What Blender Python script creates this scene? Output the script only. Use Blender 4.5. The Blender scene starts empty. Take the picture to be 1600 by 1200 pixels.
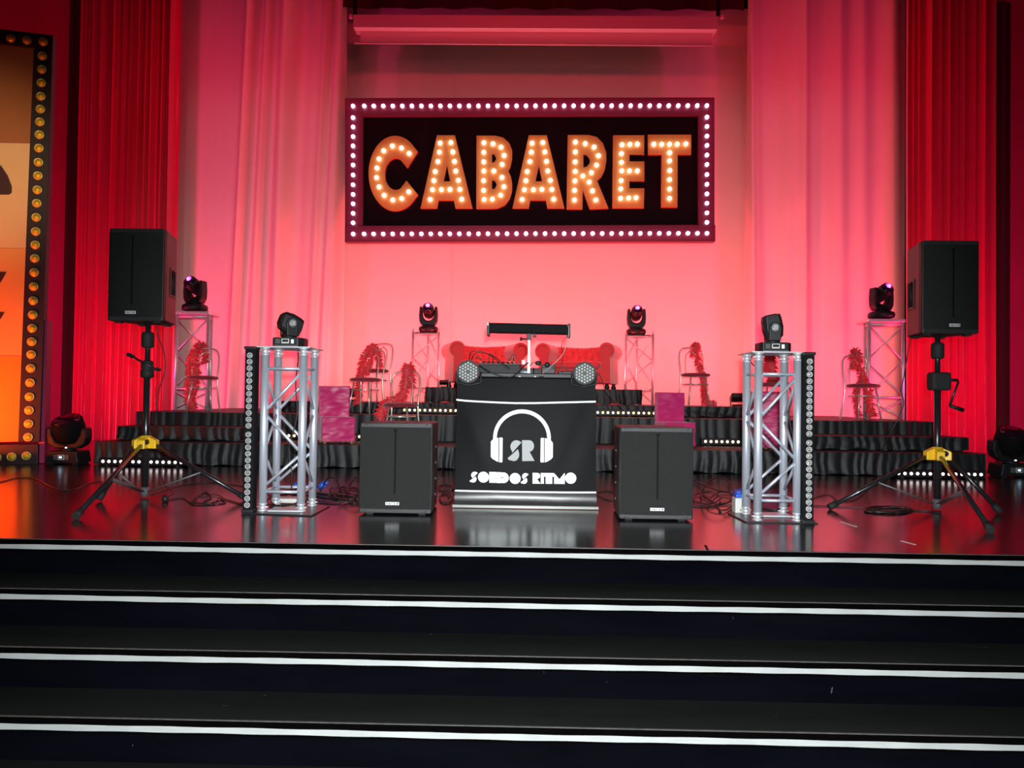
import bpy, bmesh, math, random
from mathutils import Vector, Matrix, noise
from mathutils.geometry import tessellate_polygon

# ------------------------------------------------------------------ camera
F_PX, CX, CY = 1202.0, 800.0, 600.0
YAW, PITCH, ROLL = math.radians(1.1), math.radians(0.955), 0.0128
CAM = Vector((0, 0, .72))
fw = Vector((-math.sin(YAW) * math.cos(PITCH), math.cos(YAW) * math.cos(PITCH), math.sin(PITCH)))
r0 = Vector((math.cos(YAW), math.sin(YAW), 0))
u0 = r0.cross(fw)
rt = r0 * math.cos(ROLL) + u0 * math.sin(ROLL)
up = u0 * math.cos(ROLL) - r0 * math.sin(ROLL)
cd = bpy.data.cameras.new('camera')
cam = bpy.data.objects.new('camera', cd)
bpy.context.scene.collection.objects.link(cam)
cam.matrix_world = Matrix(((rt.x, up.x, -fw.x, CAM.x), (rt.y, up.y, -fw.y, CAM.y), (rt.z, up.z, -fw.z, CAM.z), (0, 0, 0, 1)))
cd.sensor_width = 36; cd.sensor_fit = 'HORIZONTAL'; cd.lens = 36 * F_PX / 1600
cd.clip_start = .05; cd.clip_end = 100
bpy.context.scene.camera = cam

# ------------------------------------------------------------------ world, lights, exposure
sc = bpy.context.scene
sc.view_settings.view_transform = 'Standard'
sc.view_settings.look = 'None'
sc.view_settings.exposure = 0.0
sc.view_settings.gamma = 1
sc.view_settings.use_curve_mapping = False
w = bpy.data.worlds.new('world'); sc.world = w; w.use_nodes = True
w.node_tree.nodes['Background'].inputs[0].default_value = (.55, .6, .7, 1)
w.node_tree.nodes['Background'].inputs[1].default_value = .02

def light(name, typ, loc, target, col, power, **kw):
    l = bpy.data.lights.new(name, typ)
    l.color = col; l.energy = power
    for k, v in kw.items(): setattr(l, k, v)
    o = bpy.data.objects.new(name, l); sc.collection.objects.link(o)
    o.location = loc
    d = Vector(target) - Vector(loc)
    o.rotation_euler = d.to_track_quat('-Z', 'Y').to_euler()
    return o
WHITE = (.93, .97, 1)
# two house spots low in the auditorium (the hall ceiling cuts their tops)
for s in (-1, 1):
    light('house_spot', 'SPOT', (2.0 * s, -3.0, .92), (3.6 * s, 12, .8), WHITE, 190, spot_size=math.radians(75), spot_blend=.9, shadow_soft_size=.4)
# added broad white fill from the hall side, no real lamp behind it
light('hall_fill', 'AREA', (0, -5, 2.35), (0, 6, 1.6), WHITE, 30, shape='RECTANGLE', size=9, size_y=1.1)
# the phone's own lamp beside the camera
light('phone_lamp', 'SPOT', (.03, -.03, .80), (.03, 5, -1.2), (.93, .98, 1), 1600, spot_size=math.radians(98), spot_blend=.9, shadow_soft_size=.03)
RED = (1, .046, .06)
# red flood fixtures standing on the risers along the foot of the backdrop
for x, y, z, p in ((-2.4, 10.9, .74, 92), (-.75, 10.95, .92, 74), (1.0, 10.95, .92, 66), (2.8, 10.8, .74, 92)):
    light('red_uplight', 'AREA', (x, y, z), (x * 1.0, 12.3, 5.8), RED, p, shape='RECTANGLE', size=.3, size_y=.2)
for x, p in ((-5.5, 38), (5.1, 46)):  # added side uplights without fixtures, redden the outer drapes
    light('red_uplight', 'AREA', (x, 10.0, .62), (x * 1.02, 12.1, 4.0), RED, p, shape='RECTANGLE', size=.4, size_y=.2)
light('overhead_red_fill', 'AREA', (0, 8.4, 6.6), (0, 12.3, 4.9), (1, .03, .06), 44, shape='RECTANGLE', size=4, size_y=.3)  # added overhead fill, reddens the upper centre cloth
light('overhead_red_fill', 'AREA', (0, 7.2, 5.6), (0, 10.5, 1.2), (1, .03, .05), 17, shape='RECTANGLE', size=1.6, size_y=.3, spread=math.radians(50))  # second unseen red fill, added to brighten the sofas
# added red fills without fixtures for the side curtains and walls
for s in (-1, 1):
    light('curtain_fill', 'AREA', (6.0 * s, 8.4, .25), (6.1 * s, 11.8, 2.7), (1, .025, .20), 135, shape='RECTANGLE', size=.5, size_y=.3)
    light('overhead_red_fill', 'AREA', (4.2 * s, 9.6, 5.9), (5.0 * s, 12, 3.2), (1, .06, .12), 22, shape='RECTANGLE', size=2.0, size_y=.3)
# orange uplight in front of the marquee panel
light('orange_flood', 'AREA', (-5.75, 6.55, .12), (-5.5, 7.7, 1.1), (1, .085, .001), 50, shape='RECTANGLE', size=.7, size_y=.15, spread=math.radians(125))

# ------------------------------------------------------------------ helpers
light('panel_fill_spot', 'SPOT', (-3.6, 3.7, 2.95), (-5.5, 7.6, 2.9), (1, .72, .42), 330, spot_size=math.radians(34), spot_blend=1, shadow_soft_size=.1)  # added warm spot, unseen source, brightens the middle of the marquee panel
def ray(px, py): return (fw * F_PX + rt * (px - CX) - up * (py - CY)).normalized()
def W(px, py, Y):
    d = ray(px, py); return CAM + d * ((Y - CAM.y) / d.y)
def G(px, py, z=0.0):
    d = ray(px, py); return CAM + d * ((z - CAM.z) / d.z)
def onp(px, py, p0, n):
    d = ray(px, py); return CAM + d * ((p0 - CAM).dot(n) / d.dot(n))
def X(px, Y, z=.72):
    # world x seen at pixel column px at depth Y and height z
    py = 620
    for _ in range(3):
        p = W(px, py, Y); py += (p.z - z) * F_PX / Y
    return W(px, py, Y).x

def nt(m): return m.node_tree.nodes, m.node_tree.links
def mat(name, col, rough=.5, metal=0.0, var=0.0, vscale=20, bump=0.0, bscale=60, spec=None, sheen=0, coat=0, rvar=0, stretch=None, aniso=0):
    m = bpy.data.materials.new(name); m.use_nodes = True
    N, L = nt(m); b = N['Principled BSDF']
    b.inputs['Base Color'].default_value = (*col, 1)
    b.inputs['Roughness'].default_value = rough
    b.inputs['Metallic'].default_value = metal
    if spec is not None: b.inputs['Specular IOR Level'].default_value = spec
    if sheen: b.inputs['Sheen Weight'].default_value = sheen
    if coat: b.inputs['Coat Weight'].default_value = coat
    tc = N.new('ShaderNodeTexCoord')
    src = tc.outputs['Object']
    if stretch:
        mp = N.new('ShaderNodeMapping'); mp.inputs['Scale'].default_value = stretch
        L.new(src, mp.inputs[0]); src = mp.outputs[0]
    n = N.new('ShaderNodeTexNoise'); n.inputs['Scale'].default_value = vscale; n.inputs['Detail'].default_value = 5
    L.new(src, n.inputs['Vector'])
    if var:
        r = N.new('ShaderNodeMapRange'); r.inputs[3].default_value = 1 - var; r.inputs[4].default_value = 1 + var
        L.new(n.outputs[0], r.inputs[0])
        mx = N.new('ShaderNodeVectorMath'); mx.operation = 'SCALE'; mx.inputs[0].default_value = col
        L.new(r.outputs[0], mx.inputs['Scale']); L.new(mx.outputs[0], b.inputs['Base Color'])
    if rvar:
        r = N.new('ShaderNodeMapRange'); r.inputs[3].default_value = max(0, rough - rvar); r.inputs[4].default_value = rough + rvar
        L.new(n.outputs[0], r.inputs[0]); L.new(r.outputs[0], b.inputs['Roughness'])
    if bump:
        n2 = N.new('ShaderNodeTexNoise'); n2.inputs['Scale'].default_value = bscale; n2.inputs['Detail'].default_value = 4
        L.new(src, n2.inputs['Vector'])
        bp = N.new('ShaderNodeBump'); bp.inputs['Strength'].default_value = bump; bp.inputs['Distance'].default_value = .01
        L.new(n2.outputs[0], bp.inputs['Height']); L.new(bp.outputs[0], b.inputs['Normal'])
    return m
def emat(name, col, strength, base=(.8, .8, .8)):
    m = mat(name, base, .3)
    b = m.node_tree.nodes['Principled BSDF']
    b.inputs['Emission Color'].default_value = (*col, 1); b.inputs['Emission Strength'].default_value = strength
    return m

M = dict(
    floor=mat('black_dance_floor', (.016, .015, .015), .185, var=.3, vscale=3, bump=.006, bscale=18, rvar=.03, spec=1.0, stretch=(1, .6, 1)),
    step=mat('black_painted_step', (.0014, .0015, .0026), .7, spec=0.0, var=.5, vscale=5, bump=.05, bscale=40, stretch=(.4, 2, 2)),
    tread=mat('worn_black_tread', (.006, .0065, .006), .5, spec=.12, var=.4, vscale=4, bump=.04, bscale=60, stretch=(.4, 2, 2), rvar=.08),
    nose=mat('black_nosing', (.0012, .001, .001), .8, spec=0.0, var=.3),
    edge=mat('pale_edge', (.05, .047, .045), .5, var=.6, vscale=30),  # thin paler line along each tread's front edge
    white=mat('white_paint', (.25, .262, .255), .55, var=.22, vscale=9, stretch=(1, 3, 3)),
    wine=mat('wine_red_wall', (.42, .020, .10), .6, var=.15, vscale=1.5, bump=.02),
    cream=mat('white_backdrop_cloth', (.80, .75, .69), .85, var=.05, vscale=2.2, bump=.02, bscale=90, sheen=.1),
    redcurt=mat('red_satin', (.50, .004, .060), .30, var=.2, vscale=2, stretch=(2, 2, .2), sheen=.3, spec=.55),
    darkcloth=mat('dark_cloth', (.035, .004, .004), .9, var=.2, sheen=.05),
    blackwall=mat('black_wall', (.012, .012, .013), .8, var=.2),
    skirt=mat('black_skirt_cloth', (.0075, .008, .0085), .55, var=.4, vscale=12, bump=.25, bscale=22, sheen=.12, spec=.45),
    deck=mat('platform_board', (.03, .022, .02), .5, var=.3),
    signred=mat('burgundy_paint', (.13, .005, .030), .45, var=.12, vscale=3, stretch=(.3, 3, 3)),
    signblack=mat('sign_black_board', (.006, .002, .004), .8, spec=.15, var=.3),
    gold=mat('gold_painted_wood', (.56, .28, .05), .5, var=.14, vscale=3, bump=.03, stretch=(6, 1, .6)),
    letter_edge=mat('letter_side_redlit', (.45, .02, .02), .5, var=.1),  # red light on the letter edges put into the side colour
    speaker=mat('black_speaker_shell', (.012, .012, .012), .5, var=.15, vscale=30, bump=.25, bscale=220),
    grille=mat('dark_grey_grille', (.0055, .0055, .005), .55, var=.12, vscale=6, bump=.4, bscale=420, spec=.3),
    blackpl=mat('black_plastic', (.012, .012, .013), .48, spec=.3, var=.15, bump=.06, bscale=120),
    matteblk=mat('matte_black', (.0045, .0045, .005), .8, spec=.15, var=.2),
    rubber=mat('black_rubber', (.010, .010, .010), .75, var=.2),
    pole=mat('black_lacquered_tube', (.014, .014, .016), .25, var=.1, coat=.4),
    yellow=mat('yellow_plastic', (.85, .50, .015), .4, var=.06),
    alu=mat('aluminium_tube', (.66, .71, .80), .36, metal=.62, var=.1, vscale=15, rvar=.08, stretch=(1, 1, .2)),
    alud=mat('aluminium_casting', (.70, .72, .76), .4, metal=.6, var=.15),
    steel=mat('black_steel_plate', (.03, .03, .032), .3, metal=.5, var=.15),
    chrome=mat('chrome_tube', (.85, .76, .66), .3, metal=.65, var=.06),
    seat=mat('dark_red_upholstery', (.30, .010, .026), .75, var=.15, bump=.1, sheen=.3),
    boa=mat('red_feathers', (.85, .012, .03), .7, var=.25, vscale=40, sheen=.4),
    sofa=mat('red_velvet', (.74, .035, .04), .62, var=.12, vscale=6, bump=.1, bscale=14, sheen=.45),
    pink=mat('magenta_satin_cover', (.68, .020, .17), .42, var=.08, vscale=5, bump=.08, bscale=9, sheen=.4),
    wood=mat('light_wood', (.45, .25, .12), .5, var=.2),
    banner=mat('black_vinyl_banner', (.0040, .0042, .0052), .5, var=.1, vscale=2, spec=.06),
    roll=mat('vinyl_roll_sheen', (.020, .019, .019), .34, var=.1, spec=.5),  # same vinyl as the banner, lightened and glossed to carry the roll's highlight
    print_white=mat('white_print', (.90, .95, .93), .5, var=.03),
    print_grey=mat('grey_print', (.24, .25, .25), .5, var=.03),
    cable=mat('black_cable', (.010, .009, .009), .45, var=.1),
    gcable=mat('grey_cable', (.30, .29, .27), .45, var=.1),
    blue=mat('blue_plug', (.02, .09, .50), .4, var=.1),
    ltgrey=mat('light_grey_plastic', (.55, .56, .52), .45, var=.08),
    midgrey=mat('grey_metal', (.13, .135, .14), .4, metal=.4, var=.1),
    darkgrey=mat('dark_grey_metal', (.030, .031, .033), .6, var=.1, spec=.15),
    badge=mat('silver_badge', (.62, .64, .64), .35, metal=.2, var=.1),
    ink=mat('dark_ink', (.06, .07, .07), .5, var=.1),
    lens=mat('clear_lens', (.40, .41, .42), .12, metal=.6, var=.25, vscale=60, bump=.6, bscale=70),
    parlens=mat('par_led', (.72, .76, .72), .15, metal=.35, var=.2, vscale=90),
    darklens=mat('dark_glass_lens', (.02, .008, .02), .06, coat=1, var=.1),
    screen=mat('projector_cloth', (.55, .50, .47), .8, var=.05),
    casing=mat('screen_casing', (.50, .46, .45), .5, var=.05),
    rim=mat('bulb_rim', (.85, .70, .30), .3, metal=.5, var=.1),
    gb=mat('gold_glitter_bulb', (.90, .60, .03), .35, metal=.45, var=.25, vscale=70, bump=.8, bscale=80),
    pblack=mat('panel_frame_black', (.020, .006, .008), .55, var=.2),
    cream_panel=mat('cream_panel_print', (.82, .54, .26), .55, var=.06, vscale=4, spec=.3),
    amber_panel=mat('amber_lit_panel', (.84, .42, .12), .55, var=.06, vscale=4, spec=.3),  # orange uplight on the cream board put into its colour
    orange_panel=mat('orange_lit_panel', (.88, .30, .03), .55, var=.06, vscale=4, spec=.3),  # stronger uplight glow near the floor put into the board colour
    brown_panel=mat('brown_panel_print', (.40, .15, .05), .55, var=.10, vscale=4, spec=.3),
    maroon=mat('maroon_print', (.05, .008, .01), .6, var=.1),
    gold_pin=mat('brass_plug', (.80, .58, .25), .2, metal=1, var=.1),
    bulb=emat('lit_bulb', (.88, .80, 1), 9),
    led=emat('warm_led', (1, .70, .40), 2.6),
    led2=emat('pink_led', (1, .50, .42), 2.6),
    led3=emat('yellow_led', (1, .72, .16), 2.4),
    ledw=emat('cool_led', (1, .80, .82), 2.2),
    purple=emat('purple_beam_lens', (.36, .03, 1), 3.5),
    violetcore=emat('violet_core', (.8, .45, 1), 9),
    display=emat('blue_display', (.35, .65, 1), 2.4),
    whitedot=emat('white_indicator', (1, 1, 1), 1.6),
    greend=emat('display_digits', (.35, .55, .42), .7),
)

def scuff(m, scale, lo, col):
    N, L = nt(m); b = N['Principled BSDF']; tc = N.new('ShaderNodeTexCoord'); mp = N.new('ShaderNodeMapping'); mp.inputs['Scale'].default_value = scale
    n = N.new('ShaderNodeTexNoise'); n.inputs['Scale'].default_value = 1; n.inputs['Detail'].default_value = 3; n.inputs['Roughness'].default_value = .7
    r = N.new('ShaderNodeMapRange'); r.inputs[1].default_value = lo; r.inputs[2].default_value = lo + .03
    mx = N.new('ShaderNodeMix'); mx.data_type = 'RGBA'
    src = b.inputs['Base Color'].links[0].from_socket
    L.new(tc.outputs['Object'], mp.inputs[0]); L.new(mp.outputs[0], n.inputs['Vector']); L.new(n.outputs[0], r.inputs[0])
    L.new(r.outputs[0], mx.inputs[0]); L.new(src, mx.inputs[6]); mx.inputs[7].default_value = (*col, 1); L.new(mx.outputs[2], b.inputs['Base Color'])
scuff(M['step'], (22, 22, 9), .735, (.05, .05, .055))
scuff(M['tread'], (9, 30, 30), .74, (.06, .06, .055))
scuff(M['floor'], (5, 30, 30), .76, (.10, .09, .09))

class MB:
    def __init__(s): s.v = []; s.f = []; s.sm = []
    def add(s, vs, fs, smooth=False):
        o = len(s.v); s.v += [Vector(v) for v in vs]
        s.f += [[i + o for i in f] for f in fs]; s.sm += [smooth] * len(fs); return s
    def box(s, x0, x1, y0, y1, z0, z1, m=None, taper=None):
        vs = [Vector((x, y, z)) for z in (z0, z1) for y in (y0, y1) for x in (x0, x1)]
        if m is not None: vs = [m @ v for v in vs]
        return s.add(vs, [(0, 2, 3, 1), (4, 5, 7, 6), (0, 1, 5, 4), (2, 6, 7, 3), (0, 4, 6, 2), (1, 3, 7, 5)])
    def hexa(s, vs): return s.add(vs, [(0, 2, 3, 1), (4, 5, 7, 6), (0, 1, 5, 4), (2, 6, 7, 3), (0, 4, 6, 2), (1, 3, 7, 5)])
    def cyl(s, a, b, r, r2=None, n=12):
        a = Vector(a); b = Vector(b); r2 = r if r2 is None else r2
        d = (b - a).normalized(); t = Vector((0, 0, 1)) if abs(d.z) < .9 else Vector((1, 0, 0))
        p = d.cross(t).normalized(); q = d.cross(p)
        ra = [a + (p * math.cos(i * 2 * math.pi / n) + q * math.sin(i * 2 * math.pi / n)) * r for i in range(n)]
        rb = [b + (p * math.cos(i * 2 * math.pi / n) + q * math.sin(i * 2 * math.pi / n)) * r2 for i in range(n)]
        s.add(ra + rb, [(i, i + n, (i + 1) % n + n, (i + 1) % n) for i in range(n)], True)
        s.add(ra, [list(range(n))]); s.add(rb, [list(range(n))[::-1]]); return s
    def tube(s, pts, r, n=8, closed=False):
        pts = [Vector(p) for p in pts]; k = len(pts); rings = []; prev = None
        for i, p in enumerate(pts):
            a = pts[(i - 1) % k] if closed or i else p; b = pts[(i + 1) % k] if closed or i < k - 1 else p
            d = (b - a)
            d = d.normalized() if d.length > 1e-9 else Vector((0, 0, 1))
            if prev is None:
                t = Vector((0, 0, 1)) if abs(d.z) < .9 else Vector((1, 0, 0)); u = d.cross(t).normalized()
            else:
                u = prev - d * prev.dot(d)
                u = u.normalized() if u.length > 1e-6 else d.orthogonal().normalized()
            prev = u; q = d.cross(u)
            rr = r(i / (k - 1)) if callable(r) else r
            rings.append([p + (u * math.cos(j * 2 * math.pi / n) + q * math.sin(j * 2 * math.pi / n)) * rr for j in range(n)])
        vs = [v for g in rings for v in g]; fs = []
        for i in range(k if closed else k - 1):
            for j in range(n):
                fs.append((i * n + j, i * n + (j + 1) % n, ((i + 1) % k) * n + (j + 1) % n, ((i + 1) % k) * n + j))
        s.add(vs, fs, True)
        if not closed: s.add(rings[0], [list(range(n))[::-1]]); s.add(rings[-1], [list(range(n))])
        return s
    def lathe(s, prof, o=(0, 0, 0), axis=(0, 0, 1), n=20, smooth=True, sx=1, sy=1):
        o = Vector(o); d = Vector(axis).normalized(); t = Vector((0, 0, 1)) if abs(d.z) < .9 else Vector((1, 0, 0))
        p = t.cross(d).normalized(); q = d.cross(p)
        vs = []
        for r, h in prof:
            for i in range(n):
                a = i * 2 * math.pi / n; vs.append(o + d * h + p * math.cos(a) * r * sx + q * math.sin(a) * r * sy)
        fs = [(i * n + j, i * n + (j + 1) % n, (i + 1) * n + (j + 1) % n, (i + 1) * n + j) for i in range(len(prof) - 1) for j in range(n)]
        s.add(vs, fs, smooth); s.add(vs[:n], [list(range(n))[::-1]]); s.add(vs[-n:], [list(range(n))]); return s
    def ball(s, c, r, nu=14, nv=9):
        c = Vector(c); r = (r, r, r) if not hasattr(r, '__len__') else r
        vs = [c + Vector((r[0] * math.sin(math.pi * j / nv) * math.cos(2 * math.pi * i / nu), r[1] * math.sin(math.pi * j / nv) * math.sin(2 * math.pi * i / nu), r[2] * math.cos(math.pi * j / nv))) for j in range(nv + 1) for i in range(nu)]
        return s.add(vs, [(j * nu + i, (j + 1) * nu + i, (j + 1) * nu + (i + 1) % nu, j * nu + (i + 1) % nu) for j in range(nv) for i in range(nu)], True)
    def grid(s, fn, nu, nv, smooth=True):
        vs = [fn(i / nu, j / nv) for j in range(nv + 1) for i in range(nu + 1)]
        return s.add(vs, [(j * (nu + 1) + i, j * (nu + 1) + i + 1, (j + 1) * (nu + 1) + i + 1, (j + 1) * (nu + 1) + i) for j in range(nv) for i in range(nu)], smooth)
    def poly(s, outer, holes, mp, depth, sides=True):
        """outline with holes in 2D, mp(x,y)->front point, extruded by vector depth"""
        loops = [[mp(*p) for p in outer]] + [[mp(*p) for p in h] for h in holes]
        l2 = [[Vector((*p, 0)) for p in outer]] + [[Vector((*p, 0)) for p in h] for h in holes]
        tris = tessellate_polygon(l2); flat = [p for l in loops for p in l]; n = len(flat); d = Vector(depth)
        s.add(flat, tris); s.add([p + d for p in flat], [t[::-1] for t in tris])
        if sides:
            for l in loops:
                k = len(l); s.add(l + [p + d for p in l], [(i, (i + 1) % k, (i + 1) % k + k, i + k) for i in range(k)])
        return s
    def build(s, name, m, parent=None, org=(0, 0, 0), bevel=0, seg=2, norm=True):
        org = Vector(org)
        me = bpy.data.meshes.new(name)
        me.from_pydata([v - org for v in s.v], [], s.f)
        me.polygons.foreach_set('use_smooth', s.sm)
        me.materials.append(M[m] if isinstance(m, str) else m)
        if norm:
            bm = bmesh.new(); bm.from_mesh(me)
            bmesh.ops.remove_doubles(bm, verts=bm.verts, dist=1e-5)
            bmesh.ops.recalc_face_normals(bm, faces=bm.faces); bm.to_mesh(me); bm.free()
        o = bpy.data.objects.new(name, me); sc.collection.objects.link(o)
        if parent is not None: o.parent = parent
        else: o.location = org
        if bevel:
            b = o.modifiers.new('bevel', 'BEVEL'); b.width = bevel; b.segments = seg; b.limit_method = 'ANGLE'; b.angle_limit = math.radians(40)
        return o
def tag(o, label=None, cat=None, group=None, kind=None):
    if label: o['label'] = label
    if cat: o['category'] = cat
    if group: o['group'] = group
    if kind: o['kind'] = kind
    return o
def empty(name, loc=(0, 0, 0), rz=0, scale=1):
    o = bpy.data.objects.new(name, None); o.empty_display_size = .1; sc.collection.objects.link(o)
    o.location = loc; o.rotation_euler = (0, 0, rz); o.scale = (scale,) * 3; return o
def copy_tree(o, parent=None):
    c = o.copy(); sc.collection.objects.link(c)
    if parent is not None: c.parent = parent
    for ch in list(o.children): copy_tree(ch, c)
    return c
def inst(proto_used, src, loc, rz=0, scale=1):
    """first use moves the source itself, later ones copy it"""
    o = src if not proto_used else copy_tree(src)
    o.location = loc; o.rotation_euler = (0, 0, rz); o.scale = (scale,) * 3
    return o
def shared(name, me_obj, parent, loc):
    c = me_obj.copy(); sc.collection.objects.link(c); c.name = name; c.parent = parent; c.location = loc; return c
def smooth_path(pts, n=8):
    pts = [Vector(p) for p in pts]; out = []
    for i in range(len(pts) - 1):
        p0 = pts[max(i - 1, 0)]; p1 = pts[i]; p2 = pts[i + 1]; p3 = pts[min(i + 2, len(pts) - 1)]
        for k in range(n):
            t = k / n
            out.append(.5 * ((2 * p1) + (p2 - p0) * t + (2 * p0 - 5 * p1 + 4 * p2 - p3) * t * t + (3 * p1 - p0 - 3 * p2 + p3) * t ** 3))
    out.append(pts[-1]); return out
RZ = lambda a: Matrix.Rotation(a, 4, 'Z')

# ================================================================== SETTING
EDGE = 3.714; RISE = .170; RUN = .272
o = MB().box(-9, 9, EDGE - .0, 13.6, -.06, 0).build('floor', 'floor'); tag(o, 'glossy black stage floor', None, kind='structure')
s = empty('staircase', (0, EDGE, -1.02)); tag(s, 'wide black stage steps with white painted edges in front of the stage', 'stairs', kind='structure')
NST = 6
for k in range(NST):
    y1 = EDGE - k * RUN; zt = -k * RISE
    g = Vector((0, EDGE, -1.02))
    if k: MB().box(-9, 9, y1 + .004, y1 + RUN + .02, zt - .03, zt).build('tread', 'tread', s, g)
    MB().box(-9, 9, y1 + .006, y1 + .05, zt - RISE, zt - (.03 if k else .062)).build('riser', 'step', s, g)
    MB().box(-9, 9, y1 - .004, y1 + .006, zt - .060, zt - .0035).build('nosing', 'nose', s, g)
    MB().grid(lambda u, v: Vector((-9 + 18 * u, y1 - .0065, zt - .0275 - .0225 * v - .0008 * math.sin(u * 61 + k) - .0009 * math.sin(u * 337 + v * 9))), 300, 1, False).build('edge_strip', 'white', s, g)
    MB().box(-9, 9, y1 - .005, y1 + .002, zt - .0035, zt - .0005).build('pale_edge', 'edge', s, g)
o = MB().box(-9, 9, -14, EDGE - NST * RUN + RUN + .05, -1.08, -1.02).build('floor', 'matteblk'); tag(o, kind='structure')
o = MB().box(-9, 9, -14, 4.0, 3.05, 3.4).build('ceiling', 'blackwall'); tag(o, kind='structure')
o = MB().box(-9, 9, 3.9, 13.6, 7.2, 7.4).build('ceiling', 'blackwall'); tag(o, kind='structure')
o = MB().box(-9, 9, 3.9, 4.0, 3.4, 7.2).build('wall_front', 'blackwall'); tag(o, kind='structure')
o = MB().box(-9.1, -9, -14, 13.6, -1.1, 7.4).build('wall_left', 'blackwall'); tag(o, kind='structure')
o = MB().box(9, 9.1, -14, 13.6, -1.1, 7.4).build('wall_right', 'blackwall'); tag(o, kind='structure')
o = MB().box(-9, 9, 13.6, 13.7, -1.1, 7.4).build('wall_back', 'blackwall'); tag(o, kind='structure')
o = MB().box(-9, 9, -14.1, -14, -1.1, 7.4).build('wall_rear', 'blackwall'); tag(o, kind='structure')
# wine-red wing walls
def flat_wall(name, px0, px1, Y, th=.1):
    x0, x1 = sorted((X(px0, Y), X(px1, Y)))
    o = MB().box(x0, x1, Y, Y + th, 0, 7.2).build(name, 'wine'); tag(o, kind='structure'); return o
flat_wall('wall_left', -260, 124, 12.35)
flat_wall('wall_right', 1545, 1900, 12.35)

# ---------------- cloths
def fbm1(seed, k=6):
    rnd = random.Random(seed); a = [(rnd.uniform(.4, 1), rnd.uniform(0, 6.28), rnd.uniform(.6, 1.5)) for _ in range(k)]
    return lambda x: sum(A * math.sin(x * F * (i + 1) + P) / (i + 1) for i, (A, P, F) in enumerate(a))
def cloth(name, px0, px1, Y, z0, z1, fold, nu, m, nv=14, shear=lambda t: 0):
    x0, x1 = X(px0, Y), X(px1, Y)
    def fn(u, v):
        z = z0 + (z1 - z0) * v; x = x0 + (x1 - x0) * u + shear(v) * (u if x1 > x0 else u)
        return Vector((x, Y - fold(u, v), z))
    o = MB().grid(fn, nu, nv).build(name, m, None, (0, Y, 0) if False else ((x0 + x1) / 2, Y, z0))
    return o
g1 = fbm1(3)
def wide(u, v):   # centre cloth: almost flat
    return .012 * g1(u * 9) * (1 - .4 * v) + .03 * (math.exp(-((u - .985) / .006) ** 2) + math.exp(-((u - .955) / .006) ** 2)) * (1 - v) + .02 * math.exp(-((u - .31) / .004) ** 2)
o = cloth('backdrop', 480, 1215, 12.32, 0, 7.0, wide, 420, 'cream')
tag(o, 'white centre backdrop cloth washed pink red behind the lit sign', 'backdrop')
def px_ridges(px0, px1, rs, base, seed):
    gg = fbm1(seed)
    def f(u, v):
        px = px0 + (px1 - px0) * u
        t = 0
        for (pb, pt, wd, am) in rs:   # ridge at pb (bottom) leaning to pt (top)
            c = pb + (pt - pb) * v
            wv = wd * (1 + .35 * (1 - v))
            t += am * math.exp(-((px - c) / wv) ** 2)
        return t + base * gg(u * 14 + v * .6) * (1.1 - .5 * v)
    return f
fL = px_ridges(262, 535, [(366, 387, 8, .30), (394, 415, 9, .26), (432, 443, 13, .30), (300, 318, 30, .06), (470, 488, 12, .12), (486, 505, 7, .16), (502, 523, 6, .20), (515, 531, 6, .20)], .008, 7)
o = cloth('backdrop_drape', 262, 535, 12.0, 0, 7.0, fL, 520, 'cream')
tag(o, 'pleated white backdrop drape beside the left red curtain, gathered towards the sign', 'drape')
fR = px_ridges(1160, 1412, [(1172, 1163, 6, .16), (1183, 1172, 9, .12), (1252, 1249, 9, .20), (1228, 1232, 12, .12), (1310, 1305, 14, .13), (1345, 1342, 14, .10), (1390, 1388, 14, .14)], .010, 11)
o = cloth('backdrop_drape', 1160, 1412, 12.0, 0, 7.0, fR, 520, 'cream')
tag(o, 'softly folded white backdrop drape beside the right red curtain', 'drape')
def pleats(seed, n, amp):
    rnd = random.Random(seed)
    cs = sorted((i + rnd.uniform(-.3, .3)) / n for i in range(n)); ws = [rnd.uniform(.2, .42) / n for _ in range(n)]; am = [rnd.uniform(.5, 1) * amp for _ in range(n)]
    ph = [rnd.uniform(0, 6.28) for _ in range(n)]
    def f(u, v):
        t = 0
        for c, wd, a, p in zip(cs, ws, am, ph):
            d = (u - c - .004 * math.sin(v * 5 + p) * (1.2 - v)) / (wd * (1.15 - .25 * v))
            if abs(d) < 4: t += a * math.exp(-abs(d) ** 1.25)
        return t
    return f
o = cloth('stage_curtain', 121, 272, 11.5, 0, 7.0, pleats(5, 22, .24), 800, 'redcurt', 30)
tag(o, 'tall pleated red satin curtain on the left side behind the left speaker', 'curtain')
o = cloth('stage_curtain', 1409, 1550, 11.5, 0, 7.0, pleats(9, 15, .26), 800, 'redcurt', 30)
tag(o, 'tall pleated red satin curtain on the right side behind the right speaker', 'curtain')
o = cloth('dark_gap_strip', 96, 131, 12.1, 0, 7.0, pleats(2, 3, .05), 60, 'darkcloth'); tag(o, 'narrow dark strip filling the shaded gap beside the left red curtain', 'drape')  # dark strip put in for the gap and its soft shade
o = cloth('dark_gap_strip', 1545, 1578, 12.1, 0, 7.0, pleats(4, 3, .05), 60, 'darkcloth'); tag(o, 'narrow dark strip filling the shaded gap beside the right red curtain', 'drape')  # same dark stand-in for the shaded gap on the right
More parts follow.
